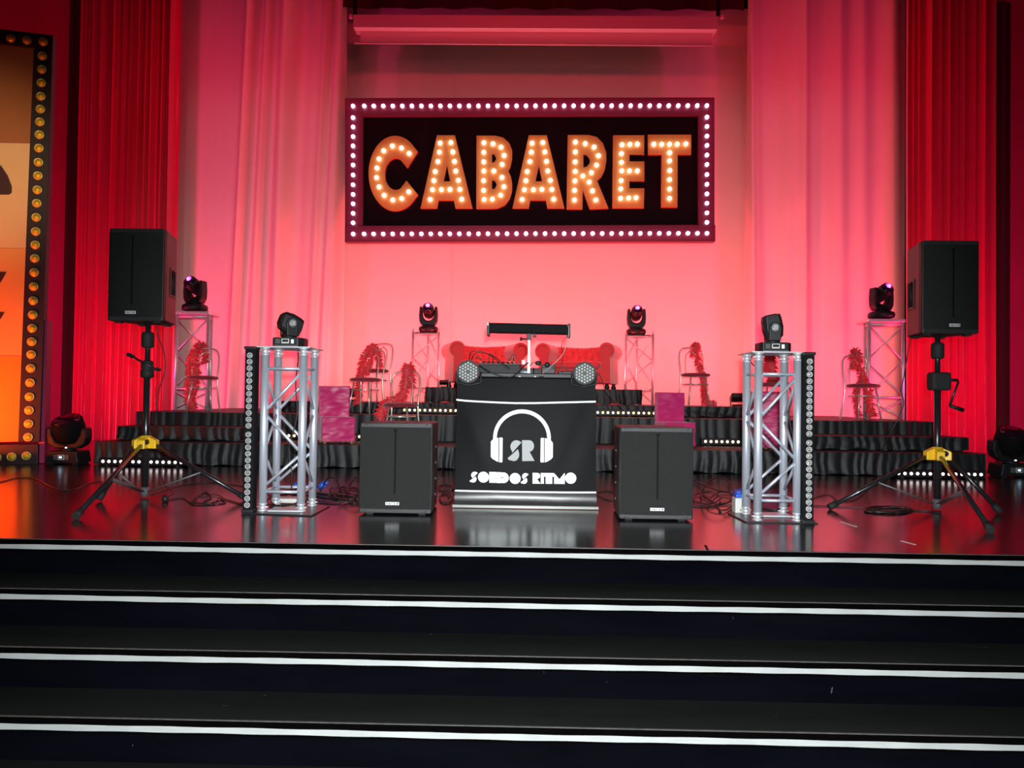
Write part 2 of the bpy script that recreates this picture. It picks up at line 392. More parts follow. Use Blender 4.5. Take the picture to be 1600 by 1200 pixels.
# black border over the screen
a = W(530, 12, 11.8); b = W(1163, 16, 11.8)
o = MB().grid(lambda u, v: Vector((a.x + (b.x - a.x) * u, 11.8 - .03 * math.sin(u * 60), a.z + (b.z - a.z) * u + 1.0 * v)), 120, 2).build('border_curtain', 'darkcloth', None, ((a.x + b.x) / 2, 11.8, a.z))
tag(o, 'black border cloth hanging above the rolled projection screen', 'border')

# ---------------- projection screen
YS = 11.45
c0 = W(552, 45, YS)
t = empty('projection_screen', c0); tag(t, 'rolled-up projection screen in a long case hanging above the sign', 'screen')
p0 = W(552, 43, YS); p1 = W(1121, 46, YS)
def beam(a, b, dy, h):   # horizontal slanted beam: a,b = bottom front corners
    return [Vector((a.x, a.y, a.z)), Vector((b.x, b.y, b.z)), Vector((a.x, a.y + dy, a.z)), Vector((b.x, b.y + dy, b.z)),
            Vector((a.x, a.y, a.z + h)), Vector((b.x, b.y, b.z + h)), Vector((a.x, a.y + dy, a.z + h)), Vector((b.x, b.y + dy, b.z + h))]
MB().hexa(beam(p0, p1, .24, .20)).build('case', 'casing', t, c0, bevel=.006)
q0 = W(563, 66, YS + .12); q1 = W(1112, 70, YS + .12); hh = W(563, 50, YS + .12).z - q0.z
MB().hexa(beam(q0, q1, .004, hh + .04)).build('screen_cloth', 'screen', t, c0)
MB().cyl(W(554, 67.5, YS + .12), W(1116, 71.5, YS + .12), .012).build('bottom_bar', 'ltgrey', t, c0)
for px in (554.5, 1122):
    a = W(px, 24, YS + .1); MB().box(a.x - .025, a.x + .025, a.y - .02, a.y + .02, a.z, a.z + .9).build('hanger', 'matteblk', t, c0)
    a = W(px + (-6 if px < 800 else 6), 26, YS + .1); MB().box(a.x - .03, a.x + .03, a.y - .03, a.y + .03, a.z - .03, a.z + .03).build('end_cap', 'casing', t, c0, bevel=.01)

# ================================================================== CABARET SIGN
SY = 11.55
def S(px, py): return W(px, py, SY)
c0 = S(828, 378)
sign = empty('marquee_sign', c0); tag(sign, 'large rectangular marquee sign with bulb-lit gold letters CABARET in a burgundy frame', 'sign')
MB().poly([(560, 175), (1098, 175), (1098, 358), (560, 358)], [], lambda x, y: S(x, y) + Vector((0, .06, 0)), (0, .03, 0)).build('backing_board', 'signblack', sign, c0)
for px in (640, 1020):
    a = S(px, 265); MB().box(a.x - .04, a.x + .04, a.y + .09, 12.30, a.z - .04, a.z + .04).build('rear_bracket', 'midgrey', sign, c0)
boards = {}
D3 = (0, .12, 0)
for nm, r in (('top', [(539, 153), (1116.5, 152), (1116.5, 180.5), (539, 181.5)]), ('left', [(539, 181.5), (567, 181.5), (567, 352.5), (539, 352.5)]),
              ('right', [(1091, 180.5), (1116.5, 180.5), (1116.5, 351.5), (1091, 351.5)])):
    boards[nm] = MB().poly(r, [], S, D3).build('frame_board', 'signred', sign, c0, bevel=.004)
boards['bottom'] = MB().poly([(539, 353), (1117.5, 351.5), (1117.5, 377.5), (539, 378.5)], [], lambda x, y: S(x, y) - Vector((0, .012, 0)), (0, .132, 0)).build('frame_board', 'signred', sign, c0, bevel=.004)
bulb0 = [None]
def bulb(pos, parent, r=.029):
    if bulb0[0] is None:
        mb = MB(); mb.lathe([(.0, 0), (r * .7, 0), (r, -.012), (r * .95, -.03), (r * .6, -.044), (.004, -.05)], (0, 0, 0), (0, 1, 0), 12)
        bulb0[0] = mb.build('bulb', 'bulb', parent, norm=True); bulb0[0].location = pos; return
    shared('bulb', bulb0[0], parent, pos)
def bpos(px, py, off): return S(px, py) - Vector((0, off, 0)) - c0
nT = 38
for i in range(nT):
    px = 552 + (569.5 - 552) * (i > 0) + (max(i - 1, 0)) * (1104 - 569.5) / (nT - 2)
    bulb(bpos(px, 166.3 - .6 * i / nT, .0), boards['top'])
    bulb(bpos(px + (0 if i else .5), 366.2 - 1.2 * i / nT, .012), boards['bottom'])
ysd = [213, 283, 355, 425, 497, 568, 643, 716, 788, 858, 930, 1001]
for y in ysd:
    py = 140 + y / 4.8
    bulb(bpos(552, py, 0), boards['left']); bulb(bpos(1104.2, py - .8, 0), boards['right'])
def L1(pts): return [(530 + x / 4.8, 140 + y / 4.8) for x, y in pts]
def L2(pts): return [(820 + x / 4.8, 140 + y / 4.8) for x, y in pts]
Cout = [(420 + 200 * math.cos(a), 628 - 282 * math.sin(a)) for a in [math.radians(35 + i * 290 / 40) for i in range(41)]]
Cin = [(425 + 82 * math.cos(a), 633 - 120 * math.sin(a)) for a in [math.radians(295 - i * 230 / 26) for i in range(27)]]
LET = [
    (L1([(590, 465)] + Cout[1:-1] + [(592, 790), (505, 683)] + Cin + [(510, 587)]), []),
    (L1([(733, 342), (868, 342), (1000, 890), (872, 890), (860, 830), (745, 830), (733, 890), (610, 890)]), [L1([(808, 570), (783, 688), (832, 688)])]),
    (L1([(1030, 345), (1170, 345), (1230, 360), (1275, 400), (1297, 455), (1297, 520), (1285, 575), (1268, 612), (1287, 650), (1297, 700), (1297, 760), (1280, 820), (1245, 865), (1190, 890), (1140, 893), (1028, 893)]),
     [L1([(1146, 482), (1165, 487), (1180, 515), (1165, 543), (1146, 548)]), L1([(1146, 678), (1168, 683), (1182, 712), (1168, 742), (1146, 748)])]),
    None,
    (L2([(323, 340), (480, 340), (540, 355), (585, 400), (610, 470), (612, 530), (600, 600), (575, 655), (542, 683), (628, 890), (487, 897), (435, 755), (432, 897), (313, 897)]),
     [L2([(440, 485), (465, 490), (488, 520), (488, 550), (465, 578), (440, 582)])]),
    (L2([(663, 342), (897, 342), (895, 487), (785, 487), (785, 538), (897, 538), (897, 686), (785, 686), (785, 740), (897, 740), (893, 888), (657, 888)]), []),
    (L2([(923, 338), (1248, 338), (1248, 485), (1147, 487), (1145, 882), (1023, 882), (1027, 487), (925, 487)]), [])]
sh = lambda ps: [(x + 143.6, y) for x, y in ps]
LET[3] = (sh(LET[1][0]), [sh(LET[1][1][0])])
BUL = [
    L1([(525, 480), (468, 440), (400, 425), (335, 460), (300, 522), (284, 590), (281, 661), (300, 731), (338, 794), (403, 829), (470, 818), (522, 768)]),
    L1([(757, 403), (838, 399), (752, 471), (853, 469), (741, 541), (865, 540), (721, 616), (875, 612), (711, 684), (894, 682), (700, 752), (767, 752), (831, 750), (905, 750), (683, 825), (919, 823)]),
    L1([(1085, 400), (1084, 472), (1084, 543), (1084, 612), (1083, 684), (1083, 757), (1087, 825), (1154, 408), (1214, 433), (1237, 495), (1222, 563), (1160, 612), (1221, 660), (1235, 729), (1211, 793), (1149, 823)]),
    None,
    L2([(379, 396), (379, 469), (378, 543), (378, 614), (376, 686), (373, 757), (372, 829), (453, 407), (519, 433), (552, 497), (538, 568), (500, 624), (435, 649), (482, 695), (507, 761), (532, 829)]),
    L2([(729, 415), (787, 413), (843, 411), (724, 482), (724, 547), (726, 611), (784, 612), (843, 611), (722, 684), (719, 746), (718, 817), (778, 815), (834, 812)]),
    L2([(967, 412), (1026, 412), (1085, 412), (1142, 411), (1207, 409), (1085, 475), (1085, 536), (1086, 608), (1085, 676), (1085, 747), (1084, 818)])]
BUL[3] = sh(BUL[1])
LF = Vector((0, .0, 0))
for (outl, holes), bl, ch in zip(LET, BUL, 'CABARET'):
    me = MB().poly(outl, holes, S, (0, .012, 0)).build('letter', 'gold', sign, c0)
    MB().poly(outl, holes, lambda x, y: S(x, y) + Vector((0, .0125, 0)), (0, .046, 0)).build('letter_side', 'letter_edge', me, c0)
    for b in bl: bulb(bpos(b[0], b[1], 0), me, .029)

# ================================================================== LEFT MARQUEE PANEL
pb = G(62, 725); ang = math.radians(13)
pn = Vector((math.sin(ang), -math.cos(ang), 0))        # front normal
pdx = Vector((math.cos(ang), math.sin(ang), 0))
def P(px, py): return onp(px, py, pb, pn)
back = -pn
c0 = Vector((pb.x - .6, pb.y - .14, 0)); panel = empty('lightbulb_billboard', c0)
tag(panel, 'tall orange-lit marquee panel with black frame of yellow bulbs at the left edge', 'billboard')
MB().poly([(-150, 27), (83, 55), (78, 77.5), (-150, 50)], [], P, back * .10).build('frame_board', 'pblack', panel, c0, bevel=.006)
fb = MB().poly([(52.5, 77), (83, 55), (62, 691), (28, 691)], [], lambda x, y: P(x, y) + pn * .004, back * .104).build('frame_board', 'pblack', panel, c0, bevel=.006)
fbt = MB().poly([(-150, 697), (60, 694), (59.5, 725), (-150, 729)], [], lambda x, y: P(x, y) + pn * .01, back * .11).build('frame_board', 'pblack', panel, c0, bevel=.006)
MB().poly([(60, 500), (72, 500), (67, 724), (58, 724)], [], lambda x, y: P(x, y) - pn * .03, back * .14).build('side_board', 'wine', panel, c0)
prt = lambda pts, m, off, nm: MB().poly(pts, [], lambda x, y: P(x, y) - pn * off, back * .012).build(nm, m, panel, c0)
prt([(-150, 52), (56, 73), (51, 222), (-150, 218)], 'brown_panel', .03, 'panel_board')
prt([(-150, 218.6), (51, 222.6), (45, 387), (-150, 385)], 'cream_panel', .03, 'panel_board')
prt([(-150, 385.6), (45, 387.6), (38, 555), (-150, 554)], 'amber_panel', .03, 'panel_board')
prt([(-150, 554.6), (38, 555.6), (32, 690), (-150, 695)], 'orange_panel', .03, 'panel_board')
for pts in ([(-60, 240), (-8, 253), (0, 258), (10, 273), (16.5, 290), (16.5, 300), (12, 303), (-60, 303)], [(-40, 424), (8, 424.5), (4, 432), (-2, 442), (-40, 442)], [(-40, 487), (5, 487.5), (2, 493), (-4, 502), (-40, 502)]):
    MB().poly(pts, [], lambda x, y: P(x, y) - pn * .026, back * .003).build('dark_print', 'maroon', panel, c0)
ys = [88, 109, 130, 151, 171, 191, 211, 232, 254, 275, 297, 318, 340, 362, 383, 404, 426, 448, 470, 492, 513, 534, 554, 575.5, 598, 620, 641, 662, 683]
gb0 = [None]
def gbulb(pos, parent):
    if gb0[0] is None:
        r = .038
        o = MB().lathe([(.002, -.016), (r * .6, -.013), (r, 0), (r, .004)], (0, 0, 0), back, 16).build('bulb', 'gb', parent, norm=True)
        o.location = pos
        rr = MB().lathe([(r * .92, .0045), (r * .92, -.004), (r * 1.12, -.004), (r * 1.12, .0045)], (0, 0, 0), back, 16).build('bulb_rim', 'rim', parent)
        rr.location = pos; gb0[0] = (o, rr); return
    shared('bulb', gb0[0][0], parent, pos); shared('bulb_rim', gb0[0][1], parent, pos)
for y in ys:
    x = 67.5 + (44.5 - 67.5) * (y - 66) / (683 - 66)
    gbulb(P(x, y) + pn * .010 - c0, fb)
ftop = [c for c in panel.children][0]
for x, y in ((68, 66), (42.5, 63.5), (17.5, 60.3), (-8, 57)): gbulb(P(x, y) + pn * .010 - c0, ftop)
for x, y in ((42, 712), (19, 713.5), (-4, 715)): gbulb(P(x, y) + pn * .014 - c0, fbt)

# ================================================================== RISERS with skirts
def skirt_geo(path, z0, z1, seed, sp=.085, amp=.035, lean=0):
    """pleated cloth along a polyline (list of xy); outward is to the right of travel... chosen by sign amp"""
    rnd = random.Random(seed); mb = MB()
    pts = [Vector((x, y, 0)) for x, y in path]
    samp = []; total = 0
    for a, b in zip(pts, pts[1:]):
        L = (b - a).length; d = (b - a) / L; nrm = Vector((d.y, -d.x, 0)); n = max(2, int(L / .016))
        for i in range(n): samp.append((a + d * (L * i / n), nrm, total + L * i / n))
        total += L
    samp.append((pts[-1], nrm, total))
    c = []; s0 = 0
    while s0 < total: c.append((s0, rnd.uniform(.4, 1.2), rnd.uniform(.25, .9), rnd.uniform(-1, 1))); s0 += sp * rnd.uniform(.6, 1.7)
    c.append((total + .1, 1, .5, 0))
    gg = fbm1(seed + 50)
    def off(sv, v):
        for i in range(len(c) - 1):
            if c[i][0] <= sv < c[i + 1][0]:
                t = (sv - c[i][0]) / (c[i + 1][0] - c[i][0]); A, B = c[i][1], c[i][2]
                sh_ = t + .12 * c[i][3] * (1 - v)
                return A * (math.sin(min(max(sh_, 0), 1) * math.pi) ** .8 * .6 + .4 * (1 - abs(2 * t - 1)) * B)
        return 0
    nv = 7; k = len(samp)
    vs = []
    for j in range(nv + 1):
        v = j / nv
        for i, (p, nr, sv) in enumerate(samp):
            e = .012 + amp * off(sv + .01 * math.sin(v * 4 + sv * 3), v) * (1.15 - .75 * v) + .006 * gg(sv * 2 + v * 3) * (1 - v * .6)
            e = max(e, .004)
            hem = (.010 + .007 * math.sin(sv * 23 + seed)) if j == 0 else 0
            vs.append(p + nr * e + Vector((0, 0, z0 + hem + (z1 - z0 - hem) * v)))
    mb.add(vs, [(j * k + i, j * k + i + 1, (j + 1) * k + i + 1, (j + 1) * k + i) for j in range(nv) for i in range(k - 1)], True)
    return mb
def riser(label, x0, x1, y0, y1, z0, z1, seed, group=None, sides=(True, True), slope=0, corner=0):
    c0 = Vector(((x0 + x1) / 2, y0, z0))
    t = empty('stage_riser', c0); tag(t, label, 'riser', group)
    pth = []
    xb0, xb1 = x0 - slope, x1 + slope
    MB().box(x0, x1, y0, y1, z1 - .03, z1).build('deck', 'deck', t, c0)
    fr = MB()
    for x in (x0 + .05, (x0 + x1) / 2, x1 - .05):
        for y in (y0 + .06, y1 - .06): fr.box(x - .02, x + .02, y - .02, y + .02, z0, z1 - .03)
    fr.build('frame', 'midgrey', t, c0)
    if sides[0]: pth += [(x0, min(y1, y0 + 1.3)), (x0, y0)]
    else: pth += [(x0, y0)]
    pth += [(x1, y0)]
    if sides[1]: pth += [(x1, min(y1, y0 + 1.3))]
    skirt_geo(pth, z0, z1 + .002, seed).build('skirt', 'skirt', t, c0, norm=False)
    return t
ZA, ZB, ZC, Z1, ZW = .50, .63, .83, .22, .36
riser('long low front riser with a pleated black skirt, lowest of the tiers', X(152, 7.56), X(1537, 7.56), 7.56, 8.49, 0, Z1, 1, sides=(True, True))
riser('small middle riser with black skirt stepping up on the left, behind the left speaker stand', X(186, 7.95), X(386, 7.95), 7.95, 8.48, Z1, ZW, 2)
riser('small middle riser with black skirt stepping up on the right, behind the right speaker stand', X(1262, 7.95), X(1512, 7.95), 7.95, 8.48, Z1, ZW, 3)
riser('wide second-tier riser with black skirt running behind the sofas and chairs', X(214, 8.55), X(1462, 8.55), 8.55, 11.35, 0, ZA, 4)
riser('third-tier riser with black skirt behind the DJ booth, under the sofa riser', X(441, 9.3), X(1163, 9.3), 9.3, 11.3, ZA, ZB, 5)
riser('short top riser with black skirt carrying the two red sofas', X(667, 9.95), X(1001, 9.95), 9.95, 10.88, ZB, ZC, 6)

# ================================================================== SPEAKERS
def logo(t, x, y, z, w_, h_, par):
    MB().box(x - w_ / 2, x + w_ / 2, y - .004, y, z - h_ / 2, z + h_ / 2).build('badge', 'badge', par, bevel=.0015)
def badge_marks(par, x, y, z, w_, h_):
    b = MB().box(x - w_ / 2, x + w_ / 2, y - .004, y, z - h_ / 2, z + h_ / 2).build('badge', 'badge', par, bevel=.0015)
    mk = MB()
    for (a, c, lo, hi) in ((-.42, -.36, -.25, .28), (-.27, -.22, -.25, .28), (-.22, -.10, -.22, .02), (-.08, .02, .0, .2), (.13, .19, -.28, .28), (.30, .36, -.2, .1), (.36, .44, -.22, .26)):
        mk.box(x + a * w_, x + c * w_, y - .0048, y - .004, z + lo * h_, z + hi * h_)
    mk.build('badge_lettering', 'ink', b)
def cabinet(name, w_, h_, d_, wb, slot_x, slot0, slot1, badge_x, badge_z, sub=False, mirror=1):
    """front faces -Y, base at z=0, origin bottom front centre"""
    t = empty(name)
    fpts = lambda e: [(-w_ / 2 + e, .0), (w_ / 2 - e, .0), (w_ / 2 - e, .045), (wb / 2 - e, d_), (-wb / 2 + e, d_), (-w_ / 2 + e, .045)]
    zb = .012
    pr = fpts(0)
    MB().poly(pr, [], lambda x, y: Vector((x, y, zb)), (0, 0, h_ - zb)).build('shell', 'speaker', t, bevel=.010)
    # grille: slightly convex sheet with a recessed slot
    gw = w_ - .012; z0 = zb + h_ * .045; z1 = h_ - h_ * .045; sw = .0055
    def gz(x): return -.004 - .010 * (1 - (2 * x / gw) ** 2)
    g = MB()
    def strip(xa, xb, za, zc, dy=0, n=8):
        g.grid(lambda u, v: Vector((xa + (xb - xa) * u, gz(xa + (xb - xa) * u) + dy, za + (zc - za) * v)), n, 1)
    sz0 = h_ * slot0; sz1 = h_ * slot1
    strip(-gw / 2, slot_x - sw, z0, z1); strip(slot_x + sw, gw / 2, z0, z1)
    strip(slot_x - sw, slot_x + sw, z0, sz0, 0, 1); strip(slot_x - sw, slot_x + sw, sz1, z1, 0, 1)
    strip(slot_x - sw, slot_x + sw, sz0, sz1, .012, 1)
    for xx in (slot_x - sw, slot_x + sw): g.add([(xx, gz(xx), sz0), (xx, gz(xx), sz1), (xx, gz(xx) + .012, sz1), (xx, gz(xx) + .012, sz0)], [(0, 1, 2, 3)])
    for zz in (sz0, sz1): g.add([(slot_x - sw, gz(slot_x), zz), (slot_x + sw, gz(slot_x), zz), (slot_x + sw, gz(slot_x) + .012, zz), (slot_x - sw, gz(slot_x) + .012, zz)], [(0, 1, 2, 3)])
    for zz in (z0, z1): g.grid(lambda u, v: Vector((-gw / 2 + gw * u, gz(-gw / 2 + gw * u) * (1 - v), zz)), 8, 1)
    for xx in (-gw / 2, gw / 2): g.add([(xx, gz(xx), z0), (xx, gz(xx), z1), (xx, 0, z1), (xx, 0, z0)], [(0, 1, 2, 3)])
    gr = g.build('grille', 'grille', t, norm=False)
    MB().box(slot_x - .012, slot_x + .012, gz(slot_x) - .002, gz(slot_x) + .004, sz1 - .004, sz1 + .010).build('slot_end', 'matteblk', gr, bevel=.003)
    MB().box(slot_x - sw + .0006, slot_x + sw - .0006, gz(slot_x) + .0085, gz(slot_x) + .0115, sz0, sz1).build('slot', 'matteblk', gr)
    badge_marks(t, badge_x, gz(badge_x) - .002, h_ * badge_z, w_ * .19, .020 * h_ / .6)
    for sx in (-1, 1):
        for zz in (zb + h_ * .02, h_ - h_ * .02):
            MB().cyl((sx * (w_ / 2 - .035), -.003, zz), (sx * (w_ / 2 - .035), .002, zz), .0065, n=10).build('screw', 'darkgrey', t)
        MB().box(sx * w_ * .36 - .022, sx * w_ * .36 + .022, .03, .075, 0, zb + .002).build('foot', 'rubber', t, bevel=.003)
        MB().box(sx * wb * .36 - .022, sx * wb * .36 + .022, d_ - .08, d_ - .035, 0, zb + .002).build('foot', 'rubber', t, bevel=.003)
    if not sub:
        # recessed side handles
        for sx in (-1, 1):
            a = Vector((sx * w_ / 2, .045, 0)); b = Vector((sx * wb / 2, d_, 0)); dd = (b - a).normalized(); nn = Vector((dd.y, -dd.x, 0)) * sx
            mid = a + dd * (b - a).length * .62
            def q(u, v, e): return mid + dd * u + nn * e + Vector((0, 0, h_ * .47 + v))
            fr = MB()
            for (ua, ub, va, vb) in ((-.085, .085, .085, .10), (-.085, .085, -.10, -.085), (-.085, -.065, -.085, .085), (.065, .085, -.085, .085)):
                fr.hexa([q(ua, va, 0), q(ub, va, 0), q(ua, va, .006), q(ub, va, .006), q(ua, vb, 0), q(ub, vb, 0), q(ua, vb, .006), q(ub, vb, .006)])
            hf = fr.build('handle_frame', 'blackpl', t)
            MB().hexa([q(-.065, -.085, 0), q(.065, -.085, 0), q(-.065, -.085, .0015), q(.065, -.085, .0015), q(-.065, .085, 0), q(.065, .085, 0), q(-.065, .085, .0015), q(.065, .085, .0015)]).build('handle_recess', 'matteblk', hf)
            MB().cyl(q(-.02, -.085, .004), q(-.02, .085, .004), .008, n=10).build('grip', 'blackpl', hf)
    else:
        for sx in (-1, 1):
            for zz in (.18, .36, .54, .72): MB().cyl((sx * (w_ / 2 + wb / 2) / 2 * 1.0, d_ * .55, h_ * zz), (sx * ((w_ / 2 + wb / 2) / 2 + .006), d_ * .55, h_ * zz), .008, n=8).build('screw', 'midgrey', t)
    return t
DS = 5.12
# left speaker: front face px 167..251, y 357..505
def place_speaker(pxl, pxr, pyt, pyb, Y, slotpx, badgepx, label, mir):
    a = W(pxl, pyb, Y); b = W(pxr, pyb, Y); tp = W((pxl + pxr) / 2, pyt, Y); h_ = tp.z - (a.z + b.z) / 2; w_ = b.x - a.x
    fx = lambda px: (px - (pxl + pxr) / 2) / (pxr - pxl) * w_
    t = cabinet('speaker', w_, h_, .34, w_ * .64, fx(slotpx), .19, .90, fx(badgepx), .105)
    t.location = ((a.x + b.x) / 2, Y, (a.z + b.z) / 2); tag(t, label, 'speaker', )
    return t
spL = place_speaker(167, 254, 357, 504, 5.15, 206.5, 205.5, 'black loudspeaker on the left tripod stand in front of the red curtain', 1)
spR = place_speaker(1441, 1530, 376, 524, 5.05, 1487.5, 1489.5, 'black loudspeaker on the right tripod stand in front of the red curtain', -1)
def place_sub(pxl, pxr, pyt, pyb, Y, slotpx, badgepx, label):
    a = W(pxl, pyb, Y); b = W(pxr, pyb, Y); tp = W((pxl + pxr) / 2, pyt, Y); h_ = tp.z; w_ = b.x - a.x
    fx = lambda px: (px - (pxl + pxr) / 2) / (pxr - pxl) * w_
    t = cabinet('subwoofer', w_, h_, .44, w_ * .92, fx(slotpx), .235, .92, fx(badgepx), .13, True)
    t.location = ((a.x + b.x) / 2, Y, 0); tag(t, label, 'subwoofer'); return t
place_sub(560, 674, 661, 803, 4.62, 617, 613.5, 'black subwoofer on the floor left of the DJ banner')
place_sub(967, 1083, 668, 811, 4.55, 1026, 1026, 'black subwoofer on the floor right of the DJ banner')

# ---------------- tripod stands
def tripod(label, base_px, top_px, collar_py, feet, leg_top, Y, sp, extra, crank):
    b = G(*base_px); b.z = 0; c0 = Vector((b.x, b.y, 0))
    t = empty('speaker_stand', c0); tag(t, label, 'speaker stand')
    tp = Vector((b.x, b.y, W(top_px[0], top_px[1], b.y).z))
    zc = W(base_px[0], collar_py, b.y).z
    ze = W(base_px[0], extra['box'], b.y).z
    zk = W(base_px[0], extra['knuckle'], b.y).z
    MB().cyl((b.x, b.y, .03), (b.x, b.y, ze), .022, n=16).build('pole', 'pole', t, c0)
    MB().cyl((b.x, b.y, ze), (b.x, b.y, tp.z + .03), .0175, n=16).build('upper_pole', 'pole', t, c0)
    MB().cyl((b.x, b.y, .01), (b.x, b.y, .075), .027, n=16).build('bottom_sleeve', 'midgrey', t, c0)
    MB().lathe([(.030, -.055), (.040, -.045), (.041, .03), (.036, .05), (.024, .055)], (b.x, b.y, zk), n=18).build('height_clamp', 'rubber', t, c0)
    if crank == 'left':
        h = MB().lathe([(.028, -.06), (.043, -.052), (.043, -.005), (.036, .0), (.040, .01), (.040, .05), (.028, .06)], (b.x, b.y, ze), n=18).build('winch_housing', 'rubber', t, c0)
        p1_ = W(244, 577, b.y - .05); p2_ = W(206, 557, b.y - .06)
        MB().cyl(p1_, p2_, .0075, n=10).build('crank_arm', 'pole', t, c0)
        MB().cyl(p1_ + Vector((0, -.01, 0)), p1_ + Vector((0, .05, 0)), .012, n=12).build('crank_axle', 'blackpl', t, c0)
        MB().cyl(p2_ + Vector((0, .02, .0)), p2_ + Vector((0, -.05, .01)), .014, n=12).build('crank_knob', 'blackpl', t, c0)
    else:
        h = MB().box(b.x - .055, b.x + .075, b.y - .045, b.y + .045, ze - .06, ze + .062).build('winch_housing', 'rubber', t, c0, bevel=.018, seg=3)
        a1 = W(1496, 594, b.y); a2 = W(1484, 634, b.y - .03); a3 = W(1505, 641, b.y - .03)
        MB().cyl((b.x + .07, b.y, a1.z), a1, .010, n=12).build('crank_axle', 'pole', t, c0)
        MB().tube([a1 + Vector((-.02, 0, 0)), a1, a1 + Vector((0, -.01, -.01)), a2], .0075, 8).build('crank_arm', 'pole', t, c0)
        MB().cyl(a2, a3, .011, .014, n=12).build('crank_knob', 'blackpl', t, c0)
    # yellow collar: a hub with a wing for every leg
    hub = MB().lathe([(.034, -.045), (.036, .03), (.030, .042)], (b.x, b.y, zc), n=20)
    fpts = [G(*f) for f in feet]
    for fp, lt in zip(fpts, leg_top):
        d = Vector((fp.x - b.x, fp.y - b.y, 0)).normalized(); q = Vector((-d.y, d.x, 0))
        def hv(r, sd, z): return Vector((b.x, b.y, zc + z)) + d * r + q * sd
        hub.hexa([hv(.02, -.027, -.045), hv(.085, -.024, -.045), hv(.02, .027, -.045), hv(.085, .024, -.045), hv(.02, -.027, .04), hv(.085, -.024, .012), hv(.02, .027, .04), hv(.085, .024, .012)])
    hb = hub.build('leg_collar', 'yellow', t, c0, bevel=.005)
    MB().cyl((b.x + .02, b.y - .035, zc), (b.x + .02, b.y - .07, zc), .022, .019, n=12).build('collar_knob', 'blackpl', t, c0)
    for fp, lt in zip(fpts, leg_top):
        d = Vector((fp.x - b.x, fp.y - b.y, 0)).normalized()
        top = Vector((b.x, b.y, zc - .02)) + d * .065; fp2 = Vector((fp.x, fp.y, .022))
        lg = MB().cyl(top, fp2, .0155, n=12).build('leg', 'pole', t, c0)
        ax = (fp2 - top).normalized()
        MB().cyl(fp2 - ax * .05, fp2 + ax * .008, .021, .023, n=12).build('rubber_foot', 'rubber', lg, c0)
        mid = top + (fp2 - top) * .52; lo = Vector((b.x, b.y, .045)) + d * .03
        qd = Vector((-d.y, d.x, 0)) * .012
        for sg in (-1, 1):
            MB().tube([lo + qd * sg, mid + qd * sg], .0055, 6).build('brace', 'midgrey', t, c0)
    return t
tripod('black winch tripod stand with yellow collar holding the left loudspeaker', (226, 778), (231, 507), 690, [(119, 812), (155, 784), (384, 783)], [0, 0, 0], 5.2, None, dict(box=577, knuckle=531), 'left')
tripod('black winch tripod stand with yellow collar holding the right loudspeaker', (1464, 797), (1466, 527), 708, [(1297, 797), (1547, 833), (1562, 804)], [0, 0, 0], 5.1, None, dict(box=596, knuckle=548), 'right')

# ================================================================== TRUSS TOWERS
def tower(label, xf0, yf, dx, dy, dirs):
    """4-tube truss; origin base centre"""
    H = 1.0; t = empty('truss_tower'); tag(t, label, 'truss')
    R_, rb = .025, .0095
    cs = [(-dx / 2, 0), (dx / 2, 0), (dx / 2, dy), (-dx / 2, dy)]
    for (x, y) in cs:
        tb = MB().cyl((x, y, .055), (x, y, H - .045), R_, n=20).build('tube', 'alu', t)
        for z0, z1 in ((.008, .055), (H - .045, H)):
            MB().lathe([(.031, z0), (.031, z0 + (.008)), (.020, z0 + .010), (.020, z1 - .010), (.027, z1 - .008), (.027, z1)] if z0 < .1 else [(.027, z0), (.027, z0 + .008), (.020, z0 + .010), (.020, z1 - .008), (.031, z1 - .006), (.031, z1)], (x, y, 0), n=18).build('coupler', 'alud', t)
            MB().cyl((x - .034, y, (z0 + z1) / 2), (x + .034, y, (z0 + z1) / 2), .006, n=8).build('coupler_pin', 'alud', t)
        zr = .18 if y == 0 else .8
    for i in range(4):
        a = Vector((*cs[i], 0)); b = Vector((*cs[(i + 1) % 4], 0)); d = (b - a).normalized(); e = d * (R_ * .7)
        for z in (.125, H - .125): MB().cyl(a + e + Vector((0, 0, z)), b - e + Vector((0, 0, z)), rb, n=10).build('rung', 'alu', t)
        zs = [.86, .62, .585, .36, .325, .155]; flip = dirs[i]
        for k in range(3):
            z1, z0 = (.845, .625) if k == 0 else ((.585, .375) if k == 1 else (.345, .165))
            p, q = (b - e, a + e) if (k + flip) % 2 == 0 else (a + e, b - e)
            MB().cyl(p + Vector((0, 0, z1)), q + Vector((0, 0, z0)), rb, n=10).build('brace', 'alu', t)
    return t
